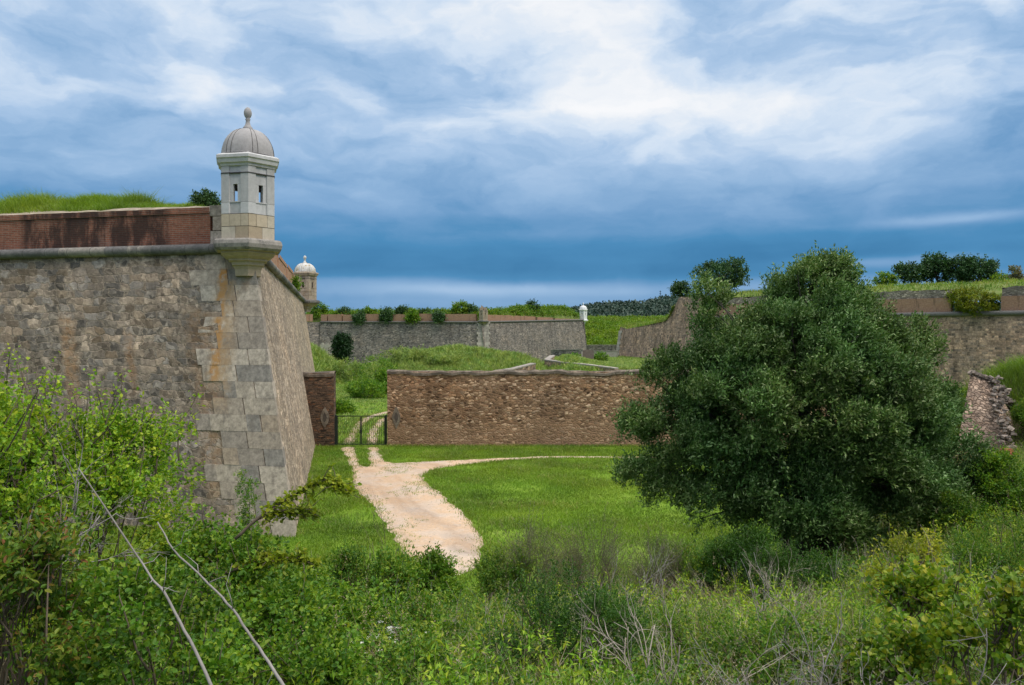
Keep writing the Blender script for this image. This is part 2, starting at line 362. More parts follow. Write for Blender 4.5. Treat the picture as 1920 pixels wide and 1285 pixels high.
M['box_tan'] = block_mat('tan dressed sandstone', [(.44, .355, .245), (.49, .40, .285), (.39, .305, .205), (.50, .43, .33)], .2, None, .3, (.18, .15, .11))
M['box_dome'] = block_mat('grey limestone dome', [(.31, .295, .285), (.335, .315, .30), (.285, .27, .258)], .2, None, .35, (.17, .155, .145))
M['roll'] = block_mat('roll moulding stone', [(.28, .25, .215)], .4, ((.09, .085, .08), .8), .7)
M['box_far'] = block_mat('weathered box stone', [(.30, .24, .18), (.35, .28, .21)], .3, ((.20, .12, .05), .5), .6, (.09, .08, .07))
M['dome_far'] = block_mat('lichened white dome', [(.60, .58, .54), (.55, .53, .49)], .2, ((.33, .20, .03), 1.0), .4, (.2, .17, .13))
M['white'] = plain('whitewashed box', (.72, .71, .70), .1, 3.0)
M['joint'] = plain('dark joint', (.06, .055, .05), .2)
M['earth'] = plain('rubble earth top', (.36, .29, .22), .35, 5.0, .95, .8, .05, (.25, .21, .14))
M['iron'] = plain('dark green iron', (.018, .024, .020), .3, 20, .55)
M['bark'] = plain('grey brown bark', (.10, .085, .07), .45, 14.0, .95, .8, .02, (.055, .047, .04))
M['stem'] = plain('brown stems', (.13, .10, .07), .35, 9.0, .9)
M['greenstem'] = plain('green stems', (.12, .15, .05), .3, 9.0, .9)
M['cane'] = plain('bare grey cane', (.26, .235, .21), .3, 12.0, .9, .6, .004, (.20, .18, .155))
M['dry'] = plain('dry twig', (.36, .31, .25), .3, 6.0, .9, c2=(.25, .21, .17))
M['drygrey'] = plain('grey dead twig', (.28, .255, .235), .3, 6.0, .9, c2=(.15, .13, .12))
M['flower'] = plain('white petals', (.75, .74, .66), .08, 10, .6)
M['tile'] = plain('red clay', (.42, .14, .07), .3, 8)
M['stone'] = plain('loose stone', (.36, .31, .26), .35, 7.0, .95, .8, .03, (.22, .19, .165))

def cordon_mat():
    m_, q = new_mat('cordon stone')
    uv = q.n('ShaderNodeTexCoord').outputs['UV']; ux, uy, _ = q.sep(uv)
    seg = q.m('FLOOR', q.m('DIVIDE', q.m('ADD', ux, q.m('MULTIPLY', q.noise(q.comb(q.m('FLOOR', q.m('DIVIDE', ux, 2.0)), 0.0, 0.0), 3.1, 0), .8)), 1.05))
    rn = q.n('ShaderNodeTexWhiteNoise', {'W': seg}, noise_dimensions='1D').outputs[0]
    col = q.ramp(rn, [(0, (.15, .14, .13)), (.3, (.26, .23, .195)), (.42, (.18, .165, .15)), (.62, (.34, .30, .25)), (.74, (.13, .122, .115)), (.9, (.24, .205, .165))], 'CONSTANT')
    ob = q.n('ShaderNodeTexCoord').outputs['Object']
    col = q.mix(1.0, col, q.ramp(q.noise(ob, 7.0, 6, .75), [(.25, .55), (.75, 1.4)]), 'MULTIPLY')
    col = q.mix(q.m('MULTIPLY', q.step(q.noise(ob, 1.3, 6, .7), .46, .62), .75), col, (.085, .082, .078))
    jt = q.m('ABSOLUTE', q.m('SUBTRACT', q.m('FRACT', q.m('DIVIDE', ux, 1.05)), .5))
    col = q.mix(q.step(jt, .485, .498), col, (.05, .045, .04))
    return finish(m_, q, col, .9, q.noise(ob, 16, 6, .7), .7, .03)
M['cordon'] = cordon_mat()
def cordon_dark():
    return block_mat('dark cordon', [(.09, .085, .08), (.14, .13, .12)], .4, None, .5)
M['cordon_dark'] = cordon_dark()

def ground_mat():
    m_, q = new_mat('grass and earth')
    ob = q.n('ShaderNodeTexCoord').outputs['Object']
    mk = q.n('ShaderNodeAttribute', attribute_name='mask').outputs['Fac']
    a = q.noise(ob, .55, 6, .65); b = q.noise(ob, 6.0, 6, .75)
    g = q.ramp(a, [(.30, (.095, .185, .014)), (.48, (.14, .24, .020)), (.62, (.18, .27, .030)), (.75, (.22, .28, .055))])
    g = q.mix(1.0, g, q.ramp(b, [(.25, .55), (.75, 1.35)]), 'MULTIPLY')
    e = q.ramp(q.noise(ob, 2.2, 6, .7), [(.30, (.045, .055, .018)), (.55, (.11, .10, .05)), (.72, (.20, .165, .11))])
    e = q.mix(1.0, e, q.ramp(q.noise(ob, 15.0, 5, .75), [(.25, .5), (.75, 1.4)]), 'MULTIPLY')
    return finish(m_, q, q.mix(mk, g, e), .95, q.noise(ob, 9.0, 6, .75), .8, .06, .1)
M['ground'] = ground_mat()
def path_mat():
    m_, q = new_mat('pale sandy track')
    ob = q.n('ShaderNodeTexCoord').outputs['Object']
    c = q.ramp(q.noise(ob, .45, 6, .65), [(.30, (.50, .41, .335)), (.46, (.56, .43, .325)), (.58, (.56, .39, .255)), (.70, (.52, .42, .335))])
    x_, y_, _z = q.sep(ob)
    rt = q.noise(q.comb(q.m('ADD', q.m('ADD', q.m('MULTIPLY', x_, .9), q.m('MULTIPLY', y_, .30)), q.m('MULTIPLY', q.noise(ob, .35, 4, .6), 2.2)), q.m('MULTIPLY', y_, .10), 0.0), 1.0, 5, .62)
    c = q.mix(1.0, c, q.ramp(rt, [(.34, (.80, .78, .76)), (.5, (1, 1, 1)), (.66, (1.10, 1.10, 1.08))]), 'MULTIPLY')
    c = q.mix(1.0, c, q.ramp(q.noise(ob, 7.0, 7, .75), [(.25, .74), (.75, 1.14)]), 'MULTIPLY')
    c = q.mix(q.m('MULTIPLY', q.step(q.noise(ob, 24.0, 4, .7), .60, .70), .35), c, (.42, .40, .37))
    c = q.mix(q.m('MULTIPLY', q.step(q.noise(ob, 1.7, 6, .7), .60, .72), .35), c, (.72, .64, .56))
    return finish(m_, q, c, .95, q.noise(ob, 12.0, 7, .75), .7, .05, .1)
M['path'] = path_mat()

G = dict(
    tree=[(.024, .060, .012), (.042, .092, .018), (.068, .130, .030), (.095, .160, .045), (.19, .245, .115)],
    haw=[(.070, .150, .010), (.130, .235, .014), (.200, .295, .018), (.29, .33, .025)],
    lush=[(.035, .100, .008), (.070, .160, .012), (.115, .215, .016), (.19, .26, .02)],
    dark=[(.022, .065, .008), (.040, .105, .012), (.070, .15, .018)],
    red=[(.035, .085, .010), (.060, .13, .012), (.085, .16, .016), (.10, .17, .02), (.14, .19, .02), (.16, .20, .02), (.20, .08, .035)],
    round=[(.070, .160, .012), (.110, .210, .015), (.17, .27, .018), (.24, .31, .022), (.38, .36, .03)],
    yellow=[(.16, .21, .012), (.24, .28, .02), (.34, .33, .03)],
    grass=[(.095, .170, .014), (.145, .235, .020), (.20, .28, .032)],
    tall=[(.085, .175, .016), (.14, .24, .025), (.21, .28, .05), (.32, .31, .12)],
    weed=[(.035, .105, .010), (.075, .175, .014), (.13, .23, .02), (.22, .26, .03)],
    straw=[(.26, .22, .14), (.36, .31, .21), (.19, .16, .10)],
    far=[(.014, .036, .012), (.025, .056, .018), (.040, .078, .026)],
    wood=[(.026, .052, .036), (.032, .060, .040), (.040, .070, .046)],
    heath=[(.075, .085, .050), (.13, .115, .085), (.10, .12, .055), (.16, .13, .11)],
    cypress=[(.008, .030, .008), (.016, .050, .012), (.025, .068, .016)],
    gorse=[(.08, .13, .008), (.15, .19, .010), (.25, .26, .02)],
    reed=[(.080, .130, .026), (.135, .19, .044), (.21, .255, .08)],
)
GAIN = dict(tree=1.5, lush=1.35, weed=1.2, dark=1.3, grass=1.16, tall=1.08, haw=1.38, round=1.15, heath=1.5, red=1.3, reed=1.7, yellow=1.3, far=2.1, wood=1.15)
LM = {k: leaf_mat('leaves ' + k, [tuple(x * GAIN.get(k, 1.0) for x in q_) for q_ in c], trans={'straw': .2, 'tree': .18, 'far': .15, 'wood': .05, 'cypress': .1}.get(k, .35),
                  patch={'tree': .9, 'grass': .25, 'tall': .4, 'far': .4, 'wood': .03}.get(k, 1.2)) for k, c in G.items()}
LM['tree'].node_tree.nodes['Principled BSDF'].inputs['Roughness'].default_value = .5
LM['tree'].node_tree.nodes['Principled BSDF'].inputs['Specular IOR Level'].default_value = .22

# ------------------------------------------------------------------ ground
def edge_y(x):
    return 15.5 + 1.3 * np.logaddexp(0, (np.asarray(x, float) - 4) / 1.0)
def Hfull(x, y):
    x, y = np.asarray(x, float), np.asarray(y, float)
    rise = np.minimum(.13 * np.maximum(0, x - 4) ** 1.3, 2.7)
    bank = 5.3 - .2 * np.clip(y, -2, 25) + rise + (fbm(x * .4, y * .4, 0, 3) - .5) * .7
    bank = bank + 3.0 * np.exp(-(((x - 18.6) / 2.6) ** 2 + ((y - 28.5) / 3.0) ** 2))
    bank = bank - .75 * np.exp(-(((x + .7) / 2.4) ** 2 + ((y - 14.5) / 3.2) ** 2))
    t = sstep(y - edge_y(x), -.2, 1.6)
    fl = np.zeros_like(x * y)
    def mound(cx, cy, rx, ry, a): return a * np.exp(-(((x - cx) / rx) ** 2 + ((y - cy) / ry) ** 2))
    mn = .65 + .7 * fbm(x * .12, y * .12, 0, 9)
    fl = fl + (mound(-13, 128, 11.5, 17, 4.3) + mound(-30.5, 112, 4.0, 16, 5.4) + mound(-6, 122, 9, 10, 1.5) + mound(2, 118, 9, 9, 2.6)) * mn * sstep(y, 88, 100)
    fl = fl + 2.75 * sstep(x, 4.5, 8.5) * sstep(x, 34, 30) * sstep(y, 103, 106) * sstep(y, 178, 174)
    fl = fl + 14.0 * sstep(y, 236, 300) + 1.6 * (fbm(x * .03, y * .03, 0, 4) - .5) * sstep(y, 236, 260)
    return bank * (1 - t) + fl * t, (1 - t)
def H(x, y): return Hfull(x, y)[0]
gx = np.concatenate([[-9000, -3000, -900, -300, -150, -100], np.arange(-80, -26, 3.0), np.arange(-26, 30, .45), np.arange(30, 90, 3.0), [95, 110, 150, 300, 900, 3000, 9000]])
gy = np.concatenate([[-600, -100, -30, -8], np.arange(-3, 46, .45), np.arange(46, 190, 2.0), np.arange(190, 330, 5.0), [340, 400, 600, 1000, 2500, 6000, 14000]])
XX, YY = np.meshgrid(gx, gy); ZZ, MK = Hfull(XX, YY)
gm = MB().grid(np.stack([XX, YY, ZZ], -1))
tag(build('ground', np.concatenate(gm.V), gm.F, M['ground'], smooth=True, attr=MK.ravel()), kind='structure')

def floor_px(px, py):
    D = EYE * F_PX / (np.asarray(py, float) - HY); return np.stack([(np.asarray(px, float) - HX) / F_PX * D, D], -1)
def outline(pts, s, jit=.12, step=.35):
    P = np.array(pts, float); out = []
    for a, b in zip(P, np.roll(P, -1, 0)):
        k = max(1, int(np.linalg.norm(b - a) / step)); out += [a + (b - a) * i / k for i in range(k)]
    out = np.array(out); sm = sum(np.roll(out, i, 0) for i in (-2, -1, 0, 1, 2)) / 5
    return sm + np.stack([fbm(sm[:, 0] * 1.7, sm[:, 1] * 1.7, s, 1) - .5, fbm(sm[:, 0] * 1.7, sm[:, 1] * 1.7, s, 2) - .5], -1) * jit * 4
def z5(l): return [floor_px(480 + x / 2.526, 640 + y / 2.526) for x, y in l]
road_px = [(400, 500), (432, 560), (458, 612), (452, 655), (482, 720), (545, 772), (590, 835), (640, 905), (690, 975), (735, 1060), (800, 1130), (960, 1130),
           (1045, 1060), (1075, 995), (1062, 930), (1020, 850), (930, 775), (840, 700), (785, 642), (805, 620), (850, 604), (1000, 582), (1200, 563), (1450, 553), (1735, 555), (2000, 560), (2000, 551), (1735, 547), (1400, 545),
           (1100, 557), (900, 566), (700, 578), (625, 580), (592, 545), (575, 500), (522, 500), (532, 545), (552, 592), (500, 602), (476, 545), (464, 500)]
ROAD = outline(z5(road_px), 1)
track_a = [(405, 490), (440, 440), (468, 395), (500, 368), (560, 345), (640, 328), (760, 318), (760, 328), (640, 340), (570, 360), (530, 378), (500, 405), (476, 450), (458, 490)]
track_b = [(522, 490), (525, 440), (545, 405), (580, 372), (640, 352), (760, 340), (760, 348), (660, 366), (610, 385), (582, 420), (576, 490)]
TRA, TRB = outline(z5(track_a), 2, .10), outline(z5(track_b), 3, .10)
def sheet(name, P, z, s):
    tri = tessellate_polygon([[Vector((p[0], p[1], 0)) for p in P]])
    V = np.c_[P, np.full(len(P), z)]
    o = build(name, V, [list(t) if np.cross(P[t[1]] - P[t[0]], P[t[2]] - P[t[0]]) > 0 else list(t)[::-1] for t in tri], M['path'])
    return tag(o, kind='structure')
sheet('path', ROAD, .006, 1)
sheet('path', TRA, .006, 2); sheet('path', TRB, .006, 3)
def inside(P, x, y):
    x, y = np.asarray(x), np.asarray(y); c = np.zeros(x.shape, bool)
    for (x0, y0), (x1, y1) in zip(P, np.roll(P, -1, 0)):
        c ^= ((y0 > y) != (y1 > y)) & (x < (x1 - x0) * (y - y0) / (y1 - y0 + 1e-12) + x0)
    return c
def on_path(x, y): return inside(ROAD, x, y) | inside(TRA, x, y) | inside(TRB, x, y)

# ------------------------------------------------------------------ sentry boxes
UZ = np.array([0, 0, 1.0])
def hexv(c, r, a): return np.array([c[0] + r * math.cos(a), c[1] + r * math.sin(a), 0])
def sentry_box(c, z0, s, label, mats, face, dome=True, group=None, corbel=True, kz=1.0):
    """c: centre, z0: top of the cordon, s: scale; face: bearing of the corner that looks outward"""
    white, tan, domem, cord = mats
    t = empty('sentry_box', (c[0], c[1], z0), label, 'sentry box', group)
    D60 = math.pi / 3
    R = 1.17 * s
    def ang(i): return face + i * D60
    def ring(prof, name, mat, par=t):
        mb = MB(); lathe(mb, c, [(r * s, z0 + z * s * kz) for r, z in prof], 6, face); return mb.build(name, mat, par)
    # tan base of big blocks: two courses, broken into loose blocks
    mb = MB()
    for row, (za, zb) in enumerate([(.0, .44), (.46, .88)]):
        for i in range(6):
            a, b = hexv(c, R, ang(i)), hexv(c, R, ang(i + 1))
            cuts = [0, .30, .72, 1] if row else [0, .52, 1]
            for u0, u1 in zip(cuts[:-1], cuts[1:]):
                p, q_ = a + (b - a) * (u0 + .006), a + (b - a) * (u1 - .006)
                ci = np.array([c[0], c[1], 0]); pi_, qi = p + (ci - p) * .25, q_ + (ci - q_) * .25
                ring_ = [p, q_, qi, pi_]
                mb.hexa([x + UZ * (z0 + za * s * kz) for x in ring_] + [x + UZ * (z0 + zb * s * kz) for x in ring_])
    base = mb.build('base', tan, t)
    ring([(1.145, .01), (1.145, .88)], 'core', M['joint'])
    # body walls with a loophole in each face, pilasters at the corners
    mb = MB(); pil = []
    zb, zt = .90, 2.56
    for i in range(6):
        a, b = hexv(c, R * .950, ang(i)), hexv(c, R * .950, ang(i + 1))
        u = nrm(b - a); n = nrm((a + b) / 2 - np.array([c[0], c[1], 0])); L = np.linalg.norm(b - a)
        th, sw = .13 * s, .088 * s; wz0, wz1 = 1.33, 1.93
        mid = (a + b) / 2 - n * th / 2
        def blk(u0, u1, za, zb_):
            mb.box(mid + u * ((u0 + u1) / 2) + UZ * (z0 + (za + zb_) / 2 * s * kz), u, n, UZ, (u1 - u0) / 2 - .008, th / 2, (zb_ - za) / 2 * s * kz - .003)
        h = L / 2
        blk(-h * .62, -sw, wz0, wz1); blk(sw, h * .62, wz0, wz1)
        blk(-h * .62, h * .62, zb, 1.28); blk(-h * .62, h * .62, wz1, 2.30); blk(-h * .62, h * .62, 2.33, zt)
        mb.box(mid + n * .03 * s + UZ * (z0 + 1.305 * s * kz), u, n, UZ, h * .62, th / 2, .024 * s)
        # pilaster wrapping the corner
        pm = MB(); v0 = hexv(c, R, ang(i)); ua = nrm(hexv(c, R, ang(i + 1)) - v0); ub = nrm(hexv(c, R, ang(i - 1)) - v0)
        w_ = .33 * s; ci = nrm(np.array([c[0], c[1], 0]) - v0) * .26 * s
        for za, zb_ in ((.90, 1.29), (1.30, 2.31), (2.325, 2.56)):
            r6 = [v0 + ub * w_, v0, v0 + ua * w_, v0 + ua * w_ + ci, v0 + ci * 1.6, v0 + ub * w_ + ci]
            V = [x + UZ * (z0 + za * s * kz) for x in r6] + [x + UZ * (z0 + zb_ * s * kz) for x in r6]
            pm.add(V, [[k, (k + 1) % 6, (k + 1) % 6 + 6, k + 6] for k in range(6)] + [[5, 4, 3, 2, 1, 0], [6, 7, 8, 9, 10, 11]])
        pil.append(pm)
    mb.build('wall', white, t)
    for pm in pil: pm.build('pilaster', white, t)
    ring([(1.19, 2.30), (1.19, 2.335)], 'string_course', M['joint'])
    if dome:
        ring([(1.14, 2.56), (1.20, 2.57), (1.22, 2.64), (1.30, 2.68), (1.33, 2.80), (1.38, 2.84), (1.38, 2.94), (1.30, 2.98), (1.14, 3.03), (1.10, 3.04)], 'cornice', white)
        k = [(math.cos(a) ** .85 if a < 1.56 else 0, math.sin(a)) for a in np.linspace(0, math.pi / 2, 12)]
        prof = [(1.10 * max(x, .12), 3.04 + 1.02 * y) for x, y in k]
        mbd = MB()   # dome: twelve gores, slightly rounded between the hips
        V, n_ = [], 24
        for r, z in prof:
            for j in range(n_):
                a = face + j / n_ * 2 * math.pi; ph = (j % 4) / 4 * D60 - D60 / 2
                rr = r * (1 - .45 * (1 - math.cos(D60 / 2) / math.cos((j % 4) * D60 / 4 - D60 / 2)))
                V.append([c[0] + rr * s * math.cos(a), c[1] + rr * s * math.sin(a), z0 + z * s * kz])
        Kp = len(prof); i_ = np.arange(Kp * n_).reshape(Kp, n_); j_ = np.roll(i_, -1, 1)
        Fd = np.stack([i_[:-1], j_[:-1], j_[1:], i_[1:]], -1).reshape(-1, 4).tolist() + [i_[-1].tolist()]
        dm = mbd.add(V, Fd).build('dome', domem, t, smooth=True)
        jm = MB()
        for j in range(12):
            pts = []
            for r, z in prof[:-1]:
                a = face + (j + (.25 if j % 2 else -.25) * 0 + .0) / 12 * 2 * math.pi
                a += .16 if j % 2 == 0 else -.16
                dd = (a - face) % D60
                rr = r * (1 - .45 * (1 - math.cos(D60 / 2) / math.cos(dd - D60 / 2))) + .002
                pts.append([c[0] + rr * s * math.cos(a), c[1] + rr * s * math.sin(a), z0 + z * s * kz])
            tubes(jm, [(pts, .011 * s, .008 * s)], 4)
        jm.build('joint', M['joint'], dm)
        fm = MB()
        lathe(fm, c, [(r * s, z0 + z * s * kz) for r, z in [(.20, 4.0), (.19, 4.12), (.14, 4.16), (.10, 4.24), (.075, 4.36), (.11, 4.41), (.07, 4.45), (.12, 4.50), (.155, 4.58), (.16, 4.66), (.13, 4.76), (.07, 4.83), (.02, 4.85)]], 14, 0)
        fm.build('finial', domem, t, smooth=True)
    if corbel:
        mb = MB(); lathe(mb, c, [(r * s, z0 + z * s * kz) for r, z in [(1.38, 0.0), (1.46, -.06), (1.49, -.17), (1.47, -.30), (1.38, -.38), (1.20, -.40), (1.20, -.47), (1.14, -.50), (1.04, -.58), (.92, -.64), (.86, -.66), (.86, -.72), (.74, -.76), (.72, -.83), (.72, -.87), (.64, -.91), (.58, -1.02), (.56, -1.25)]], 6, face)
        i = 6 * 5
        cb = mb.build('corbel', tan, t)
        cr = MB(); lathe(cr, c, [(r * s, z0 + z * s * kz) for r, z in [(1.2, .012), (1.40, .012), (1.48, -.05), (1.515, -.17), (1.48, -.30), (1.38, -.385), (1.2, -.387)]], 6, face)
        cr.build('roll_moulding', cord, t)
    return t

# ------------------------------------------------------------------ near bastion
C0 = np.array([-7.62, 27.9, 0.0]); LD = nrm(np.array([-.976, .216, 0])); RD = nrm(np.array([-.211, .977, 0])); BIS = nrm(LD + RD)
HT, BAT = 10.3, 3.15
C1 = C0 + BIS * BAT + UZ * HT
nL = np.array([LD[1], -LD[0], 0]); nL = nL if nL @ BIS < 0 else -nL     # outward normals
nR = np.array([RD[1], -RD[0], 0]); nR = nR if nR @ BIS < 0 else -nR
bast = empty('bastion', tuple(C0), 'big pointed stone bastion with a rust streaked corner and brick parapet on the left', 'bastion')
LL, RL = 30.0, 44.0
mb = MB().face(C0 + LD * LL, C0, C1, C1 + LD * LL, .5, .05, 1); mb.build('left_wall', M['wall_left'], bast, True)
mb = MB().face(C0, C0 + RD * RL, C1 + RD * RL, C1, .5, .05, 2); mb.build('right_wall', M['wall_right'], bast, True)
FD = nrm(np.array([-.93, -.37, 0]))
S0, S1 = C0 + RD * RL, C1 + RD * RL
mb = MB().face(S0, S0 + FD * 22, S1 + FD * 22, S1, 1.0, .05, 3); mb.build('flank_wall', M['wall_right'], bast, True)
# quoins: courses of dressed blocks round the salient corner
rq = np.random.default_rng(5)
mb = MB(); nc = 17; ch = (HT - .1) / nc
def corner(z): return C0 + BIS * (BAT * z / HT) + UZ * z
for i in range(nc):
    z0, z1 = i * ch + .003, (i + 1) * ch - .003
    po = .022 + rq.uniform(0, .008)
    la = (1.15 if i % 2 else .72) + rq.uniform(-.15, .25); ra = (.55 if i % 2 else .95) + rq.uniform(-.1, .15)
    rg = []
    for z in (z0, z1):
        c_ = corner(z) + (nL + nR) * po / (1 + nL @ nR)
        rg.append([c_ + LD * la, c_, c_ + RD * ra, corner(z) + RD * ra - nR * .3, corner(z) + BIS * .9, corner(z) + LD * la - nL * .3])
    V = rg[0] + rg[1]
    mb.add(V, [[k, (k + 1) % 6, (k + 1) % 6 + 6, k + 6] for k in range(6)] + [[5, 4, 3, 2, 1, 0], [6, 7, 8, 9, 10, 11]])
    u = la
    end = 2.1 + rq.uniform(-.7, .75) + (.25 if i < 8 else 0)
    while u < end:
        l_ = rq.uniform(.5, 1.15); e = min(u + l_, end + .3); po = .012 + rq.uniform(0, .02)
        q = []
        for z in (z0, z1):
            c_ = corner(z); q += [c_ + LD * (e - .003) + nL * po, c_ + LD * (u + .003) + nL * po, c_ + LD * (u + .003) - nL * .2, c_ + LD * (e - .003) - nL * .2]
        mb.hexa(q); u = e
def ashlar_stained():
    m_ = M['ashlar']; q = NT(m_.node_tree); p = m_.node_tree.nodes['Principled BSDF']; src = p.inputs['Base Color'].links[0].from_socket
    ob = q.n('ShaderNodeTexCoord').outputs['Object']; x, y, z = q.sep(ob)
    t_ = q.m('ADD', q.m('MULTIPLY', x, float(LD[0])), q.m('MULTIPLY', y, float(LD[1])))
    t_ = q.m('ADD', t_, q.m('MULTIPLY', q.m('SUBTRACT', q.noise(ob, 2.2, 5, .65), .5), .5))
    col = src
    for t0, sw, a, b, amt, oc in [(3.72, .24, 4.9, 9.6, .92, (.46, .20, .04)), (3.55, .75, 4.2, 9.2, .55, (.42, .25, .11)), (2.75, .3, 8.6, 9.3, .6, (.45, .24, .09)), (3.35, .22, 2.1, 3.2, .7, (.44, .22, .07))]:
        k_ = q.m('MULTIPLY', q.step(q.m('ABSOLUTE', q.m('SUBTRACT', t_, t0)), sw, sw * .2), q.m('MULTIPLY', q.step(z, a, a + .9), q.step(z, b + .1, b - .1)))
        k_ = q.m('MULTIPLY', k_, q.m('MULTIPLY', q.step(q.noise(ob, 4.5, 5, .7), .30, .58), amt))
        col = q.mix(k_, col, oc)
    m_.node_tree.links.new(col, p.inputs['Base Color'])
ashlar_stained()
mb.build('quoins', M['ashlar'], bast)
# cordon rolls
zc = HT + .10
mb = MB(); tubes(mb, [([C1 + LD * x + nL * .06 + UZ * .10 for x in np.linspace(LL, 1.1, 40)], .20, .20)], 12); mb.build('cordon', M['cordon'], bast, True)
mb = MB(); tubes(mb, [([C1 + RD * x + nR * .06 + UZ * .10 for x in np.linspace(1.0, RL, 40)], .20, .20)], 12); mb.build('cordon', M['cordon'], bast, True)
# brick parapets
def parapet(D, n, a, b, za, zb, mat, seed, th=.9, setb=.30, rag=.05):
    o = C1 * [1, 1, 0]
    f0, f1 = o + D * a - n * setb, o + D * b - n * setb
    mb = MB()
    if (np.cross(f1 - f0, UZ) @ n) < 0: f0, f1 = f1, f0
    bk = -n * th
    mb.face(f0 + UZ * za, f1 + UZ * za, f1 + UZ * (zb - .22), f0 + UZ * (zb - .22), .8, .015, seed, u0=float(abs(D[0] + D[1]) * 0))
    g = n * .045
    mb.face(f0 + g + UZ * (zb - .22), f1 + g + UZ * (zb - .22), f1 + g + UZ * zb, f0 + g + UZ * zb, .4, .02, seed + 1, ragged=rag)
    mb.quad(f0 + UZ * (zb - .22), f1 + UZ * (zb - .22), f1 + g + UZ * (zb - .22), f0 + g + UZ * (zb - .22))
    L = np.linalg.norm(f1 - f0)
    for p, q_ in ((f1, f1 + bk), (f0 + bk, f0), (f1 + bk, f0 + bk)):
        l = np.linalg.norm(q_ - p); mb.quad(p + UZ * za, q_ + UZ * za, q_ + UZ * zb, p + UZ * zb, [[0, za], [l, za], [l, zb], [0, zb]])
    return mb, (f0, f1, bk)
ZP = HT + .22
mb, (f0, f1, bk) = parapet(LD, nL, 1.95, LL, ZP, 12.06, M['brick'], 11); mb.build('brick_parapet', M['brick'], bast)
mb = MB()
for i, (u, l, za, h) in enumerate([(1.2, .72, ZP, .62), (1.2, .62, ZP + .63, .55), (1.2, .75, ZP + 1.19, .42)]):
    c_ = C1 * [1, 1, 0] + LD * (u + l / 2) - nL * (.28 + .35) + UZ * (za + h / 2); mb.box(c_, LD, nL, UZ, l / 2, .36, h / 2 - .008)
mb.build('parapet_quoin', M['ashlar'], bast)
for i, (a, b) in enumerate([(1.6, 8.6), (9.8, 16.5), (17.7, 24.5), (25.7, 32), (33.2, 40.5)]):
    mb, _ = parapet(RD, nR, a, b, ZP, 12.0 + .12 * (i % 2), M['brick_side'], 20 + i); mb.build('brick_merlon', M['brick_side'], bast)
# earth fill on top, rising to a grassy bank behind the parapets
def fill_height(t, d):
    rise = .42 * sstep(t, 5.5, 9.5) + .45 * sstep(t, 1.5, 4)
    return 12.02 + .26 * sstep(d, .05, .75) + (rise - .1) * sstep(d, .8, 3.0) + .25 * (fbm(t * .8, d * .8, 0, 6) - .5)
tt, dd_ = np.meshgrid(np.linspace(1.9, LL, 90), np.linspace(0, 7, 18))
dd_ = np.minimum(dd_, np.maximum(0, (tt * .906 - 1.5) / .42))
o_ = C1 * [1, 1, 0]
P = o_ + LD * tt[..., None] - nL * (.33 + dd_[..., None])
P[..., 2] = np.where(dd_ <= 0.01, 11.9, fill_height(tt, dd_))
mb = MB().grid(P[:, ::-1]); mb.build('earth_fill', M['earth'], bast, True)
mb = MB(); K = np.array([C1 + LD * LL, C1, C1 + RD * RL, S1 + FD * 22]); K[:, 2] = HT + .12
mb.add(K, [[0, 1, 2, 3]]); mb.build('terreplein', M['earth'], bast)

FACE = math.atan2(-29.6, 9.85) + .01
box_c = C1[:2] + BIS[:2] * .10 + LD[:2] * .10
sentry_box(box_c, HT + .34, .93, 'pale stone sentry box with ribbed grey dome and finial on the near bastion corner', (M['box_white'], M['box_tan'], M['box_dome'], M['roll']), FACE, kz=1.13)
bc2 = (C1 + RD * 43.2)[:2] + nR[:2] * .15
sentry_box(bc2, HT + .12, .90, 'small stone sentry box with a white and yellow lichened dome beyond the brick parapet', (M['box_far'], M['box_far'], M['dome_far'], M['cordon']), FACE + .25, kz=.93)

# ------------------------------------------------------------------ dividing wall and gate
DW = 51.5
def wall_slab(name, x0, x1, y, th, zt, mat, label, seed, parent=None, rag=.25, ends=True):
    t = empty(name, (x0, y, 0), label, 'wall')
    mb = MB(); a, b, c_, d = [np.array(q, float) for q in ((x0, y, -.3), (x1, y, -.3), (x1, y + th, -.3), (x0, y + th, -.3))]
    u = UZ * (zt + .3)
    mb.face(a, b, b + u, a + u, .45, .05, seed, v0=-.3); mb.face(c_, d, d + u, c_ + u, .9, .05, seed + 1, v0=-.3)
    mb.face(b, c_, c_ + u, b + u, .3, .02, seed + 2, v0=-.3); mb.face(d, a, a + u, d + u, .3, .02, seed + 3, v0=-.3)
    mb.build('masonry', mat, t, False)
    n = int((x1 - x0) / .35); xs = np.linspace(x0 - .02, x1 + .02, n); ys = np.array([-.06, .1, th - .1, th + .06])
    XX_, YY_ = np.meshgrid(xs, ys); Z_ = zt - .03 + np.where((YY_ > 0) & (YY_ < th), .10, .0) + (fbm(XX_ * 1.3, YY_ * 3, 0, seed) - .5) * rag
    P = np.stack([XX_, YY_ + y, Z_], -1); m2 = MB().grid(P)
    lo = np.stack([P[0], P[0] - UZ * .16]); m2.grid(lo[::-1])
    m2.build('coping', M['cope'], t)
    return t
M['cope'] = plain('mossy coping', (.22, .175, .135), .4, 6.0, .95, .8, .05, (.105, .085, .065))
gx0, gx1 = xat(626, DW), xat(726, DW)
zt = zat(697, DW)
t1 = wall_slab('wall', xat(560, DW), gx0, DW, .55, zat(700, DW), M['wall_stub'], 'short dark wall stub between the near bastion and the gate', 31)
t2 = wall_slab('wall', gx1, 21.0, DW, .55, zt, M['wall_brown'], 'long brown rubble wall right of the iron gate, crossing the moat', 35, rag=.30)
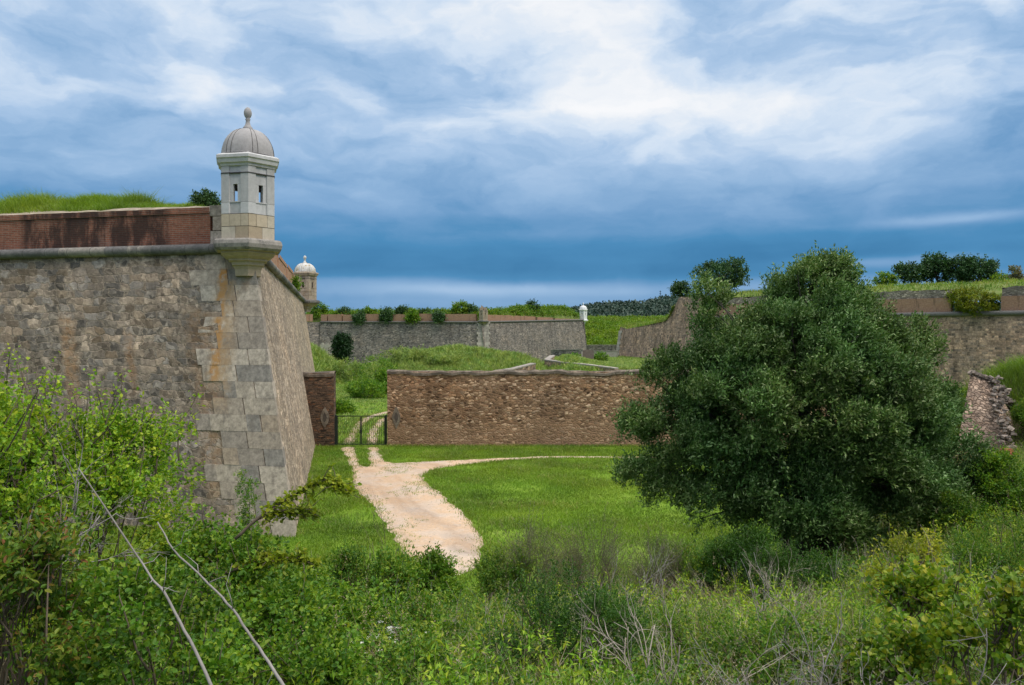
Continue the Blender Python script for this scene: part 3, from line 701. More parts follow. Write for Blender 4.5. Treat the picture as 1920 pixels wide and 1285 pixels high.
def plaster_patch(cx, cz, w_, h_, par, seed, mat, dark):
    th = np.linspace(0, 2 * np.pi, 28, endpoint=False); r = 1 + .25 * (fbm(np.cos(th) * 2, np.sin(th) * 2, seed, 3) - .5)
    k = np.abs(np.cos(th)) + np.abs(np.sin(th)); k = .45 + .55 * k
    X = cx + w_ * np.cos(th) * r / k; Z = cz + h_ * np.sin(th) * r / k
    V = np.r_[np.c_[X, np.full(28, DW - .045), Z], np.c_[cx + (X - cx) * .45, np.full(28, DW - .055), cz + (Z - cz) * .5], np.c_[X, np.full(28, DW + .05), Z]]
    i = np.arange(28); j = np.roll(i, -1)
    F = [[a, b, b + 28, a + 28] for a, b in zip(i, j)] + [[a + 56, b + 56, b, a] for a, b in zip(i, j)]
    build('plaster_patch', V, F, mat, par)
    V2 = np.c_[cx + (X - cx) * .46, np.full(28, DW - .050), cz + (Z - cz) * .52]; build('patch_core', V2, [list(range(28))], dark, par)
M['patch'] = plain('grey mortar patch', (.22, .18, .14), .45, 9.0, .95, .8, .04, (.14, .11, .085)); M['patch_dark'] = plain('dark stone', (.075, .06, .05), .4, 8.0)
plaster_patch(xat(609, DW), zat(783, DW), .30, .68, t1, 1, M['patch'], M['patch_dark'])
plaster_patch(xat(743, DW), zat(783, DW), .28, .70, t2, 2, M['patch'], M['patch_dark'])
gate = empty('gate', ((gx0 + gx1) / 2, DW + .15, 0), 'dark iron barred double gate across the sandy track', 'gate')
gy, gh = DW + .15, zat(780, DW)
mid = xat(676, DW)
for x in (gx0 + .10, gx1 - .10):
    MB().box((x, gy, gh / 2 + .02), (1, 0, 0), (0, 1, 0), UZ, .055, .055, gh / 2 + .02).build('post', M['iron'], gate)
for k, (xa, xb) in enumerate(((gx0 + .17, mid - .015), (mid + .015, gx1 - .17))):
    mb = MB(); zb0 = .10
    for z in (zb0, gh - .03): mb.box(((xa + xb) / 2, gy, z), (1, 0, 0), (0, 1, 0), UZ, (xb - xa) / 2, .02, .03)
    for x in (xa + .025, xb - .025): mb.box((x, gy, (zb0 + gh) / 2), (1, 0, 0), (0, 1, 0), UZ, .03, .0195, (gh - zb0) / 2 - .031)
    leaf = mb.build('gate_leaf', M['iron'], gate)
    nb = 11
    for i in range(nb):
        x = xa + .05 + (xb - xa - .1) * (i + .5) / nb
        b = MB().box((x, gy, (zb0 + gh) / 2), (1, 0, 0), (0, 1, 0), UZ, .014, .010, (gh - zb0) / 2 - .03).build('bar', M['iron'], gate)
        b.parent = leaf
    if k == 0: lk = MB().box((mid - .03, gy - .035, gh * .48), (1, 0, 0), (0, 1, 0), UZ, .05, .03, .09).build('lock', M['iron'], gate); lk.parent = leaf
tg = MB()
for i in range(3): tg.box((xat(1213, DW) + (i - 1) * .16, DW + .25, zt + .13 + .05 * (i % 2)), nrm(np.array([1, .2, .1 * i])), (0, 1, 0), nrm(np.array([-.1 * i, 0, 1])), .18, .14, .035)
tag(tg.build('tile_heap', M['tile']), 'few broken red clay tiles lying on top of the brown wall', 'tiles')

# ------------------------------------------------------------------ far bastion
def face_tops(b0, b1, z0, z1, bat):
    b0, b1 = np.asarray(b0, float), np.asarray(b1, float); d = nrm(b1 - b0); n = np.array([d[1], -d[0], 0])
    return b0 - n * bat + UZ * z0, b1 - n * bat + UZ * z1, d, n
FB = empty('bastion', (xat(905, 182), 182, 0), 'far grey bastion closing the moat, with brick merlons and bushes on top', 'bastion')
SAL = np.array([xat(906, 182), 182, 0.]); WE = np.array([xat(596, 189), 189, 0.]); EE = np.array([xat(1104, 226), 226, 0.])
zS, zW, zE = zat(604, 182), zat(604, 189), zat(600, 226)
def far_face(a, b, za, zb, seed, name, bat=1.5):
    ta, tb, d, n = face_tops(a, b, za, zb, bat)
    MB().face(a - UZ * .5, b - UZ * .5, tb, ta, 1.5, .12, seed).build(name, M['wall_far'], FB, True)
    return ta, tb, d, n
wa, wb, wd, wn = far_face(WE, SAL + [-.8, 0, 0], zW, zS, 51, 'west_face')
ea, eb, ed_, en = far_face(SAL + [.8, 0, 0], EE, zS, zE, 52, 'east_face')
bx = EE + np.array([1, 45, 0]); far_face(EE, bx, zE, zE, 53, 'flank_wall')
cx_ = WE + np.array([-14, -9, 0]); far_face(cx_, WE + [4.0, 2.57, 0], zW, zW, 54, 'curtain_wall')
M['pier'] = block_mat('pale salient pier', [(.36, .32, .27), (.42, .37, .31), (.32, .28, .24)], .3, ((.16, .14, .12), .6), .6)
mb = MB()
for i in range(18):
    f = i / 18; g = (i + 1) / 18 - .002; zz_ = zS + .2; wd_ = 1.25 + (.25 if i % 2 else 0)
    q = []
    for h in (f, g):
        y = SAL[1] - .25 + 1.5 * h; q += [np.array([SAL[0] - wd_, y + .15, zz_ * h]), np.array([SAL[0] + wd_, y + .3, zz_ * h]), np.array([SAL[0] + wd_, y + 3, zz_ * h]), np.array([SAL[0] - wd_, y + 3, zz_ * h])]
    mb.hexa(q)
mb.build('salient_pier', M['pier'], FB)
def band(p, q_, r=.22):
    tubes(MBc, [([p + (q_ - p) * k for k in np.linspace(0, 1, 12)], r, r)], 8)
MBc = MB(); band(wa + wn * .1, wb + wn * .1); MBc.build('cordon', M['cordon_dark'], FB, True)
MBc = MB(); band(ea + en * .1, eb + en * .1); MBc.build('cordon', M['cordon_dark'], FB, True)
def merlon(p, d, n, a, b, h, mat, par, seed, name='brick_merlon', th=1.2, rag=.25, setb=.25):
    f0, f1 = p + d * a - n * setb + UZ * .15, p + d * b - n * setb + UZ * .15
    mb = MB(); mb.face(f0, f1, f1 + UZ * h, f0 + UZ * h, .8, .04, seed, ragged=rag)
    for u, v_ in ((f1, f1 - n * th), (f0 - n * th, f0), (f1 - n * th, f0 - n * th)):
        l = np.linalg.norm(v_ - u); mb.quad(u, v_, v_ + UZ * h, u + UZ * h, [[0, 0], [l, 0], [l, h], [0, h]])
    mb.quad(f0 + UZ * (h - .1), f1 + UZ * (h - .1), f1 - n * th + UZ * (h - .1), f0 - n * th + UZ * (h - .1), [[0, 0], [1, 0], [1, .3], [0, .3]])
    return mb.build(name, mat, par)
wl = np.linalg.norm(wb - wa)
def wpos(px): return np.clip((px - 597) / (903 - 597), 0, 1) * wl
for i, (a, b) in enumerate([(597, 609), (611, 638), (640, 664), (683, 711), (737, 762), (787, 813), (836, 893)]):
    merlon(wa, wd, wn, wpos(a), wpos(b), 1.65 + .1 * (i % 2), M['brick_far'], FB, 60 + i)
el_ = np.linalg.norm(eb - ea)
for i, (a, b) in enumerate([(.05, .48), (.50, .66), (.68, .98)]):
    merlon(ea, ed_, en, a * el_, b * el_, 1.7 - .1 * i, M['brick_far'], FB, 70 + i)
cw = nrm(np.array([14, 9, 0.])); cn = np.array([cw[1], -cw[0], 0]); merlon(cx_ - cn * 1.5 + UZ * zW, cw, cn, 0, 16, 1.7, M['brick_far'], FB, 77)
top = np.array([cx_ + UZ * zW, WE + UZ * zW - wn * 2, SAL + UZ * (zS - .1) + [0, 2.5, 0], EE + UZ * (zE - .1) - en * 2, bx + UZ * zE, np.array([-40, 260, zE])])
# grassy top of the far bastion
xs = np.linspace(-52, 19, 60); ds = np.linspace(0, 14, 10)
XX_, DD_ = np.meshgrid(xs, ds); yb = np.where(XX_ < SAL[0], np.interp(XX_, [-46, SAL[0]], [190.5, 183.5]), np.interp(XX_, [SAL[0], 21], [183.5, 227.5]))
zb_ = np.where(XX_ < SAL[0], zS, np.interp(XX_, [SAL[0], 21], [zS, zE]))
P = np.stack([XX_, yb + 1.3 + DD_, zb_ + np.where(DD_ < .1, -.2, 1.2) + (1.3 + 1.0 * sstep(XX_, -6, 4)) * sstep(DD_, 0, 5) * sstep(XX_, 20, 14) + .8 * (fbm(XX_ * .25, DD_ * .25, 0, 5) - .5)], -1)
M['bankgrass'] = plain('grassy bank', (.12, .18, .03), .4, 3.0, .95, .8, .1, (.17, .20, .06))
MB().grid(P).build('grass_bank', M['bankgrass'], FB, True)
sentry_box((SAL[0], SAL[1] + 1.7), zS + .35, .95, 'ruined domeless sentry box on the far bastion pier', (M['box_far'], M['box_far'], M['box_far'], M['cordon_dark']), -1.6, dome=False)
rb = MB()
rr = np.random.default_rng(8)
par = [o for o in bpy.data.objects if o.name.startswith('sentry_box') and o.type == 'EMPTY'][-1]
for i in range(7):
    a = rr.uniform(0, 6.28); rb.box((SAL[0] + .6 * math.cos(a), SAL[1] + 1.7 + .6 * math.sin(a), zS + 2.9 + rr.uniform(0, .55)), nrm(rr.normal(size=3) * .2 + [1, 0, 0]), (0, 1, 0), UZ, .35, .3, .3)
rb.build('broken_masonry', M['box_far'], par)
sentry_box((eb[0] - .2, eb[1] + .6), zE + .05, 1.0, 'tiny whitewashed domed sentry box ending the far bastion', (M['white'],) * 4, -1.5)

# ------------------------------------------------------------------ right hand bastion
EB = empty('bastion', (xat(1305, 140), 140, 0), 'right hand bastion with a stepped ruined end, partly hidden by the big tree', 'bastion')
R0 = np.array([74., 103.5, 0]); R1 = np.array([xat(1312, 139), 139, 0.]); R2 = np.array([xat(1152, 178), 178, 0.])
zc_r = zat(588, 108)
ta, tb, rd, rn = face_tops(R1, R0, zc_r, zc_r, 1.4)
MB().face(R1 - UZ * .5, R0 - UZ * .5, tb, ta, 1.2, .1, 81).build('long_wall', M['wall_east'], EB, True)
MBc = MB(); band(ta + rn * .1 + UZ * .1, tb + rn * .1 + UZ * .1, .36); MBc.build('cordon', M['cordon_dark'], EB, True)
rl = np.linalg.norm(tb - ta)
def rpos(px):
    ks = np.linspace(0, 1, 800); pt = ta + (tb - ta) * ks[:, None]; return np.interp(px, HX + F_PX * pt[:, 0] / pt[:, 1], ks * rl)
M['rubble_top'] = masonry('rough rubble', .5, .28, [(.30, .25, .20), (.24, .20, .17), (.38, .32, .26), (.18, .155, .13)], (.17, .14, .11), rnd=1.0, gap=.12, warp=.08, streak=.4)
for i, (a, b) in enumerate([(1313, 1440), (1450, 1600), (1612, 1782), (1876, 1960)]):
    merlon(ta, rd, rn, rpos(a), rpos(b), 2.35, M['brick_far'], EB, 90 + i, rag=.1)
    merlon(ta + UZ * 2.35, rd, rn, rpos(a) + .1, rpos(b) - .1, 1.25, M['rubble_top'], EB, 95 + i, 'rubble_top', 2.5, .7, .45)
# end face running back to the left, stepped down
def end_profile(px): return np.interp(px, [1150, 1165, 1200, 1236, 1243, 1250, 1253, 1306, 1312], [612, 617, 610, 601, 590, 570, 557, 555, 556])
ks = np.linspace(0, 1, 70); n2 = nrm(np.cross(R1 - R2, UZ)); n2 = np.array([n2[0], n2[1], 0])
nv = 14; P = np.zeros((nv, 70, 3)); U = np.zeros((nv, 70, 2))
for j, k in enumerate(ks):
    b_ = R2 + (R1 - R2) * k; px = HX + F_PX * b_[0] / b_[1]
    zt_ = EYE + (HY - end_profile(px)) / F_PX * b_[1]; tp = b_ - n2 * 1.6 * (zt_ / 11) + UZ * zt_
    if k < .04: tp[0] += .0
    for i in range(nv): P[i, j] = b_ - UZ * .5 + (tp - b_ + UZ * .5) * i / (nv - 1); U[i, j] = [k * 40, P[i, j, 2]]
P[1:-1, 1:-1] += (n2 * .15) * (fbm(U[1:-1, 1:-1, 0] * .4, U[1:-1, 1:-1, 1] * .4, 0, 3) - .5)[..., None]
MB().grid(P, U).build('end_wall', M['wall_east'], EB, True)
q2 = R2 + np.array([34, 14, 0.]); z2 = EYE + (HY - 617) / F_PX * 178
t3, t4, _, _ = face_tops(q2, R2, z2, z2, 1.4); MB().face(q2, R2, P[-1, 0], t3, 2, .1, 83).build('back_wall', M['wall_east'], EB, True)
mb = MB()
for i in range(14):
    z0, z1 = i * .62, i * .62 + .60
    if z1 > z2: break
    c_ = R2 - n2 * 1.6 * z0 / 11; c2_ = R2 - n2 * 1.6 * z1 / 11; d2 = nrm(R1 - R2); w_ = 1.5 if i % 2 else 1.1
    mb.hexa([c_ - [.15, .1, 0] + UZ * z0 + n2 * .06, c_ + d2 * w_ + UZ * z0 + n2 * .06, c_ + d2 * w_ - n2 * .3 + UZ * z0, c_ - n2 * .5 + UZ * z0,
             c2_ - [.15, .1, 0] + UZ * z1 + n2 * .06, c2_ + d2 * w_ + UZ * z1 + n2 * .06, c2_ + d2 * w_ - n2 * .3 + UZ * z1, c2_ - n2 * .5 + UZ * z1])
mb.build('quoins', M['pier'], EB)
# top of the east bastion: grassy bank behind the parapet and the low step
xs = np.linspace(0, rl, 60); ds = np.linspace(0, 26, 12); XX_, DD_ = np.meshgrid(xs, ds)
P = ta + rd * XX_[..., None] - rn * (1.2 + DD_[..., None])
P[..., 2] = zc_r + 3.0 + 1.9 * sstep(DD_, .5, 7) + .7 * (fbm(XX_ * .2, DD_ * .2, 0, 15) - .5); P[0, :, 2] = zc_r + 2.0
EGRID = P.copy()
MB().grid(P).build('grass_bank', M['bankgrass'], EB, True)
ksx = np.linspace(0, .66, 24); ds = np.linspace(0, 9, 6)
P = np.zeros((6, 24, 3))
for j, k in enumerate(ksx):
    b_ = R2 + (R1 - R2) * k; px = HX + F_PX * b_[0] / b_[1]; z_ = EYE + (HY - end_profile(px)) / F_PX * b_[1]
    for i, d in enumerate(ds): P[i, j] = b_ - n2 * (1.3 + d) + UZ * (z_ - .1 + 1.2 * sstep(d, 0, 4) * (.5 + k))
LOWGRID = P.copy()
M['drygrass'] = plain('dry grassy bank', (.26, .25, .08), .4, 2.0, .95, .8, .1, (.12, .18, .035))
MB().grid(P).build('grass_bank', M['drygrass'], EB, True)

# ------------------------------------------------------------------ low walls, slab and ruins beyond the moat wall
def low_wall(pts, zt, zb, th, mat, label, seed, cope=None):
    """pts: plan polyline; zt: top heights"""
    t = empty('low_wall', (pts[0][0], pts[0][1], zb), label, 'wall'); mb, mc = MB(), MB()
    for i in range(len(pts) - 1):
        a, b = np.array([*pts[i], 0.]), np.array([*pts[i + 1], 0.]); d = nrm(b - a); n = np.array([d[1], -d[0], 0]); o = n * th / 2
        for p, q_, zp, zq in ((a + o, b + o, zt[i], zt[i + 1]), (b - o, a - o, zt[i + 1], zt[i])):
            mb.face(p + UZ * zb, q_ + UZ * zb, q_ + UZ * zq, p + UZ * zp, 1.0, .05, seed + i)
        for p, s_, zp in ((b, 1, zt[i + 1]), (a, -1, zt[i])): mb.quad(p + o * s_ + UZ * zb, p - o * s_ + UZ * zb, p - o * s_ + UZ * zp, p + o * s_ + UZ * zp, [[0, 0], [th, 0], [th, 2], [0, 2]])
        o2 = n * (th / 2 + .06)
        mc.hexa([a + o2 + UZ * zt[i], b + o2 + UZ * zt[i + 1], b - o2 + UZ * zt[i + 1], a - o2 + UZ * zt[i], a + o2 + UZ * (zt[i] + .16), b + o2 + UZ * (zt[i + 1] + .16), b - o2 + UZ * (zt[i + 1] + .16), a - o2 + UZ * (zt[i] + .16)])
    mb.build('masonry', mat, t); mc.build('coping', cope or M['stone'], t); return t
low_wall([(xat(1036, 124), 124), (xat(1025, 119), 119), (xat(1060, 112), 112), (xat(1100, 108), 108), (xat(1156, 104), 104)], [zat(668, 124), zat(676, 119), zat(681, 112), zat(685, 108), zat(692, 104)], -.2, .7, M['wall_east'], 'pale coped low wall in front of the small grass terrace', 101, M['pier'])
low_wall([(xat(1034, 168), 168), (xat(1095, 164), 164)], [zat(657, 168), zat(656, 164)], 2.0, .7, M['wall_far'], 'dark low wall just left behind the upright stone slab', 111)
low_wall([(xat(1100, 200), 200), (xat(1175, 196), 196)], [zat(648, 200), zat(648, 196)], -.2, .8, M['wall_far'], 'long grey wall below the green slope between the two bastions', 115)
low_wall([(xat(1096, 172), 172), (xat(1158, 170), 170)], [zat(659, 172), zat(659, 170)], 2.2, .6, M['pier'], 'thin pale parapet along the back of the grass terrace', 118)
low_wall([(xat(930, 100), 100), (xat(960, 103), 103), (xat(1000, 108), 108)], [zat(697, 100), zat(693, 103), zat(683, 108)], -.3, .7, M['wall_east'], 'sloping coped wall edge rising behind the brown wall', 121, M['pier'])
sl = at(1102.5, 683, 134)
ssl = empty('stone_slab', (sl[0], 134, 2.4), 'upright round topped stone slab on the grass terrace', 'slab')
a_ = np.linspace(0, np.pi, 12); wv_, hz = .95, zat(656, 134) - .28
prof = [(-wv_, 2.3)] + [(-wv_ * math.cos(k), hz + .28 * math.sin(k)) for k in a_] + [(wv_, 2.3)]
V = [[sl[0] + x, 134 - .35, z] for x, z in prof] + [[sl[0] + x, 134 + .35, z] for x, z in prof]; n_ = len(prof)
build('slab_body', V, [list(range(n_))[::1], list(range(n_, 2 * n_))[::-1]] + [[i, i + n_, (i + 1) % n_ + n_, (i + 1) % n_] for i in range(n_)], M['patch_dark2'] if 'patch_dark2' in M else plain('brown slab stone', (.17, .13, .105), .4, 4.0), ssl)
build('slab_rim', [[x + (sl[0] - x) * 0 , y - .02, z] for x, y, z in V[:2]] + [[V[1][0] - .16, V[1][1] - .02, V[1][2]], [V[0][0] - .16, V[0][1] - .02, V[0][2]]] + [[V[1][0] - .16, V[1][1] + .7, V[1][2]], [V[0][0] - .16, V[0][1] + .7, V[0][2]]], [[0, 1, 2, 3], [3, 2, 4, 5]], M['pier'], ssl)
ru = empty('ruin', (xat(612, 165), 165, 0), 'small roofless ruin with dark openings beside the cypress', 'ruin')
mb = MB()
for px in (605, 613, 621): mb.box((xat(px, 165), 165, 3.0), (1, 0, 0), (0, 1, 0), UZ, .28, .3, 3.0 - .0)
mb.box((xat(613, 165), 165.0, 5.35), (1, 0, 0), (0, 1, 0), UZ, 1.35, .305, .30); mb.box((xat(613, 165), 167, 2.5), (1, 0, 0), (0, 1, 0), UZ, 1.4, .3, 2.5)
mb.build('masonry', M['pier'], ru)

# ------------------------------------------------------------------ ruined counterscarp wall, right foreground
rw = np.random.default_rng(3)
def rubble_pile(mb, cx, cy, z, n, r, s0, s1, rng, flat=.6):
    for i in range(n):
        a = rng.uniform(0, 6.28); d = r * math.sqrt(rng.uniform()); s = rng.uniform(s0, s1)
        x, y = cx + d * math.cos(a), cy + d * math.sin(a)
        u = nrm(rng.normal(size=3) * [1, 1, .25]); v_ = nrm(np.cross(rng.normal(size=3) * .3 + UZ, u)); w_ = np.cross(u, v_)
        P = [np.array([x, y, z + s * .25]) + u * s * a_ * rng.uniform(.7, 1.1) + v_ * s * .8 * b * rng.uniform(.7, 1.1) + w_ * s * flat * c_ * rng.uniform(.7, 1.1) for c_ in (-1, 1) for a_, b in ((-1, -1), (1, -1), (1, 1), (-1, 1))]
        mb.hexa(P)
ruin = empty('ruined_wall', (15.4, 26, 2.6), 'crumbling battered end of a rubble wall below the grassy mound', 'ruin')
M['ruin'] = masonry('ruin rubble', .26, .11, tint=(1.12, .98, .87), pal= [(.36, .29, .24), (.28, .225, .19), (.43, .36, .30), (.20, .165, .145), (.34, .255, .20)], mortar=(.22, .175, .14), rnd=1.0, gap=.10, warp=.08, streak=.35, fine=.45, bd=.08)
Dr = 26.0
# battered front: broad at the foot, narrow ragged crest
bl = at(1780, 925, Dr - .8); br = at(1908, 935, Dr - 1.8); tr = at(1858, 712, Dr + .6); tl = at(1820, 700, Dr + .5)
mb = MB().face(bl, br, tr, tl, .16, .22, 7, ragged=.0)
bl2 = br; br2 = at(1965, 870, Dr + 2.5); tr2 = at(1915, 795, Dr + 2.0); tl2 = tr
mb.face(bl2, br2, tr2, tl2, .18, .25, 8)
bk_ = at(1800, 905, Dr + 3); mb.face(bk_, bl, tl, at(1835, 700, Dr + 3), .3, .15, 9)
mb.quad(tl, tr, tr2, at(1835, 700, Dr + 3), [[0, 0], [1, 0], [1, 3], [0, 3]])
mb.build('masonry', M['ruin'], ruin)
mb = MB()
for k in np.linspace(0, 1, 260):
    e0, e1 = (tr, br) if rw.uniform() < .55 else (tr, tr2)
    p = e0 + (e1 - e0) * rw.uniform(0, .95); rubble_pile(mb, p[0] + rw.normal() * .1, p[1] - .12 + rw.normal() * .1, p[2] + rw.normal() * .08, 1, .05, .035, .10, rw, .45)
for k in range(20): p = tl + (tr - tl) * rw.uniform(); rubble_pile(mb, p[0], p[1], p[2], 1, .05, .05, .10, rw)
mb.build('broken_stones', block_mat('rough stones', [(.32, .25, .20), (.25, .20, .165), (.37, .30, .245), (.19, .155, .13)], .4, None, .4), ruin)
brk = np.random.default_rng(4); M['rawbrick'] = plain('exposed red brick', (.38, .13, .07), .35, 6.0)
for e0, e1, n_, k0, k1, w_ in ((br, tr, 34, .06, .40, .10), (bl, tl, 18, .05, .28, .09)):
    mb = MB()
    for k in range(n_):
        p = e0 + (e1 - e0) * (k0 + (k1 - k0) * (k + .5) / n_) + np.array([brk.normal() * w_ + (.15 if e0 is bl else -.1), -.21, 0])
        mb.box(p, nrm(np.array([1, brk.normal() * .2, brk.normal() * .08])), (0, 1, 0), UZ, .13, .12, .034)
    mb.build('exposed_brick', M['rawbrick'], ruin)
r2 = empty('ruined_wall', (xat(1780, 33), 33, 1.5), 'small leftover stub of stone wall behind the big tree at right', 'ruin')
a = at(1766, 800, 33); b = at(1796, 805, 32.5); MB().face(a, b, at(1794, 757, 32.7), at(1768, 752, 33.2), .2, .15, 12).face(b, b + [.6, 2.5, 0], at(1794, 757, 32.7) + [.6, 2.5, 0], at(1794, 757, 32.7), .3, .1, 13).build('masonry', M['ruin'], r2)

# ------------------------------------------------------------------ far hills
def hill_top(px): return np.interp(px, [960, 1035, 1065, 1100, 1150, 1190, 1215, 1240, 1290, 1420, 1700, 2200], [634, 590, 583, 576, 572, 573, 566, 562, 560, 566, 574, 600])
xs = np.linspace(0, 1100, 70); ys = np.linspace(500, 1500, 30); XX_, YY_ = np.meshgrid(xs, ys)
px = HX + F_PX * XX_ / 1100; ridge = (HY - hill_top(px)) / F_PX * 1100 + EYE - 6
Z_ = 13 + np.maximum(0, ridge - 13) * sstep(YY_, 560, 1080) * (1 - .6 * sstep(YY_, 1150, 1500)) + 5 * (fbm(XX_ * .012, YY_ * .012, 0, 2) - .5) * sstep(YY_, 560, 700)
M['hill'] = plain('wooded hill soil', (.036, .066, .044), .3, .02, .95)
tag(MB().grid(np.stack([XX_, YY_, Z_], -1)).build('hills', M['hill'], None, True), kind='structure')
def hill_z(x, y): 
    px_ = HX + F_PX * x / 1100; rg = (HY - hill_top(px_)) / F_PX * 1100 + EYE - 6
    return 13 + np.maximum(0, rg - 13) * sstep(y, 560, 1080) * (1 - .6 * sstep(y, 1150, 1500))
ms = empty('mast', (xat(1238, 1000), 1000, 60), 'thin radio mast standing on the wooded hill', 'mast')
tubes(mm_ := MB(), [([(xat(1238, 1000), 1000, 50), (xat(1238, 1000), 1000, zat(545, 1000))], .45, .3)], 6); mm_.build('pole', M['iron'], ms)
for z in (zat(547, 1000), zat(551, 1000)): MB().box((xat(1238, 1000), 1000, z), (1, 0, 0), (0, 1, 0), UZ, 1.2, .2, .25).build('crossbar', M['iron'], ms)
#@@PART3
# ------------------------------------------------------------------ vegetation builders
def leaf_geo(P, A, N, L, Wd, fold=.18, six=False):
    n = len(P); A = nrm(A); N = nrm(N - A * np.sum(N * A, 1, keepdims=True)); S = np.cross(A, N)
    L = np.broadcast_to(np.asarray(L, float), (n,))[:, None]; Wd = np.broadcast_to(np.asarray(Wd, float), (n,))[:, None]
    if six:
        V = np.stack([P, P + A * L * .35 + S * Wd * .5 + N * Wd * fold, P + A * L * .72 + S * Wd * .38 + N * Wd * fold * .6, P + A * L - N * L * .08, P + A * L * .72 - S * Wd * .38 + N * Wd * fold * .6, P + A * L * .35 - S * Wd * .5 + N * Wd * fold], 1).reshape(-1, 3)
        F = (np.arange(n)[:, None, None] * 6 + np.array([[0, 1, 2, 3], [0, 3, 4, 5]])).reshape(-1, 4)
    else:
        V = np.stack([P, P + A * L * .45 + S * Wd * .5 + N * Wd * fold, P + A * L, P + A * L * .45 - S * Wd * .5 + N * Wd * fold], 1).reshape(-1, 3)
        F = (np.arange(n)[:, None, None] * 4 + np.array([[0, 1, 2], [0, 2, 3]])).reshape(-1, 3)
    return V, F
def sprays(rng, C, OUT, m, k, tl, L, Wd, up=.3, spread=.7, wind=(0, 0, 0), six=False, cr=.1, droop=0.0):
    """m twigs at each clump centre, k leaves along each twig"""
    n = len(C); T = nrm(np.repeat(OUT, m, 0) * .7 + rng.normal(size=(n * m, 3)) * spread + np.array([0, 0, up]) + np.array(wind))
    O = np.repeat(C, m, 0) + rng.normal(size=(n * m, 3)) * cr
    ln = tl * rng.uniform(.55, 1.25, n * m)
    s = (np.arange(k) + rng.uniform(0, 1, (n * m, k))) / k
    P = O[:, None] + T[:, None] * (s * ln[:, None])[..., None]; P[..., 2] -= droop * (s * ln[:, None]) ** 2
    P = P.reshape(-1, 3); TT = np.repeat(T, k, 0)
    A = nrm(TT * .75 + rng.normal(size=P.shape) * .62 + np.array(wind) * .5)
    N = nrm(rng.normal(size=P.shape) * .55 + np.array([0, 0, .9]) + TT * .1)
    V, F = leaf_geo(P + rng.normal(size=P.shape) * L * .25, A, N, L * rng.uniform(.65, 1.25, len(P)), Wd * rng.uniform(.7, 1.2, len(P)), six=six)
    return V, F, O, T, ln
def lobe_points(rng, lobes, n, shell=.6, low=-.9):
    lb = np.array(lobes, float); wgt = (lb[:, 3] * lb[:, 4] + lb[:, 4] * lb[:, 5] + lb[:, 3] * lb[:, 5]); out_c, out_d = [], []
    while sum(map(len, out_c)) < n:
        m = n * 2; i = rng.choice(len(lb), m, p=wgt / wgt.sum()); d = nrm(rng.normal(size=(m, 3)))
        f = shell + (1 - shell) * np.sqrt(rng.uniform(size=m)); wob = .86 + .28 * vn(d[:, 0] * 2.2 + i * 7.1, d[:, 1] * 2.2, d[:, 2] * 2.2, 4)
        p = lb[i, :3] + d * lb[i, 3:6] * (f * wob)[:, None]
        ok = d[:, 2] > low
        for j in range(len(lb)): ok &= (j == i) | (np.linalg.norm((p - lb[j, :3]) / lb[j, 3:6], axis=1) > .62)
        out_c.append(p[ok]); out_d.append(nrm(d[ok] / lb[i[ok], 3:6] * lb[i[ok], 3:6].mean(1, keepdims=True)))
    return np.concatenate(out_c)[:n], np.concatenate(out_d)[:n]
def bent(rng, a, b, k=5, w_=.12, sag=0.0):
    t = np.linspace(0, 1, k)[:, None]; l = np.linalg.norm(b - a)
    o = rng.normal(size=3) * w_ * l; o2 = rng.normal(size=3) * w_ * .5 * l
    return a + (b - a) * t + o * (t * (1 - t)) * 2 + o2 * np.sin(t * 6.28) * .5 - np.array([0, 0, sag * l]) * (t * (1 - t))
def joinVF(lst):
    V, F, k = [], [], 0
    for v_, f in lst: V.append(v_); F.append(f + k); k += len(v_)
    return np.concatenate(V), np.concatenate(F)
def ground_at(x, y): return float(H(np.array([x]), np.array([y]))[0])

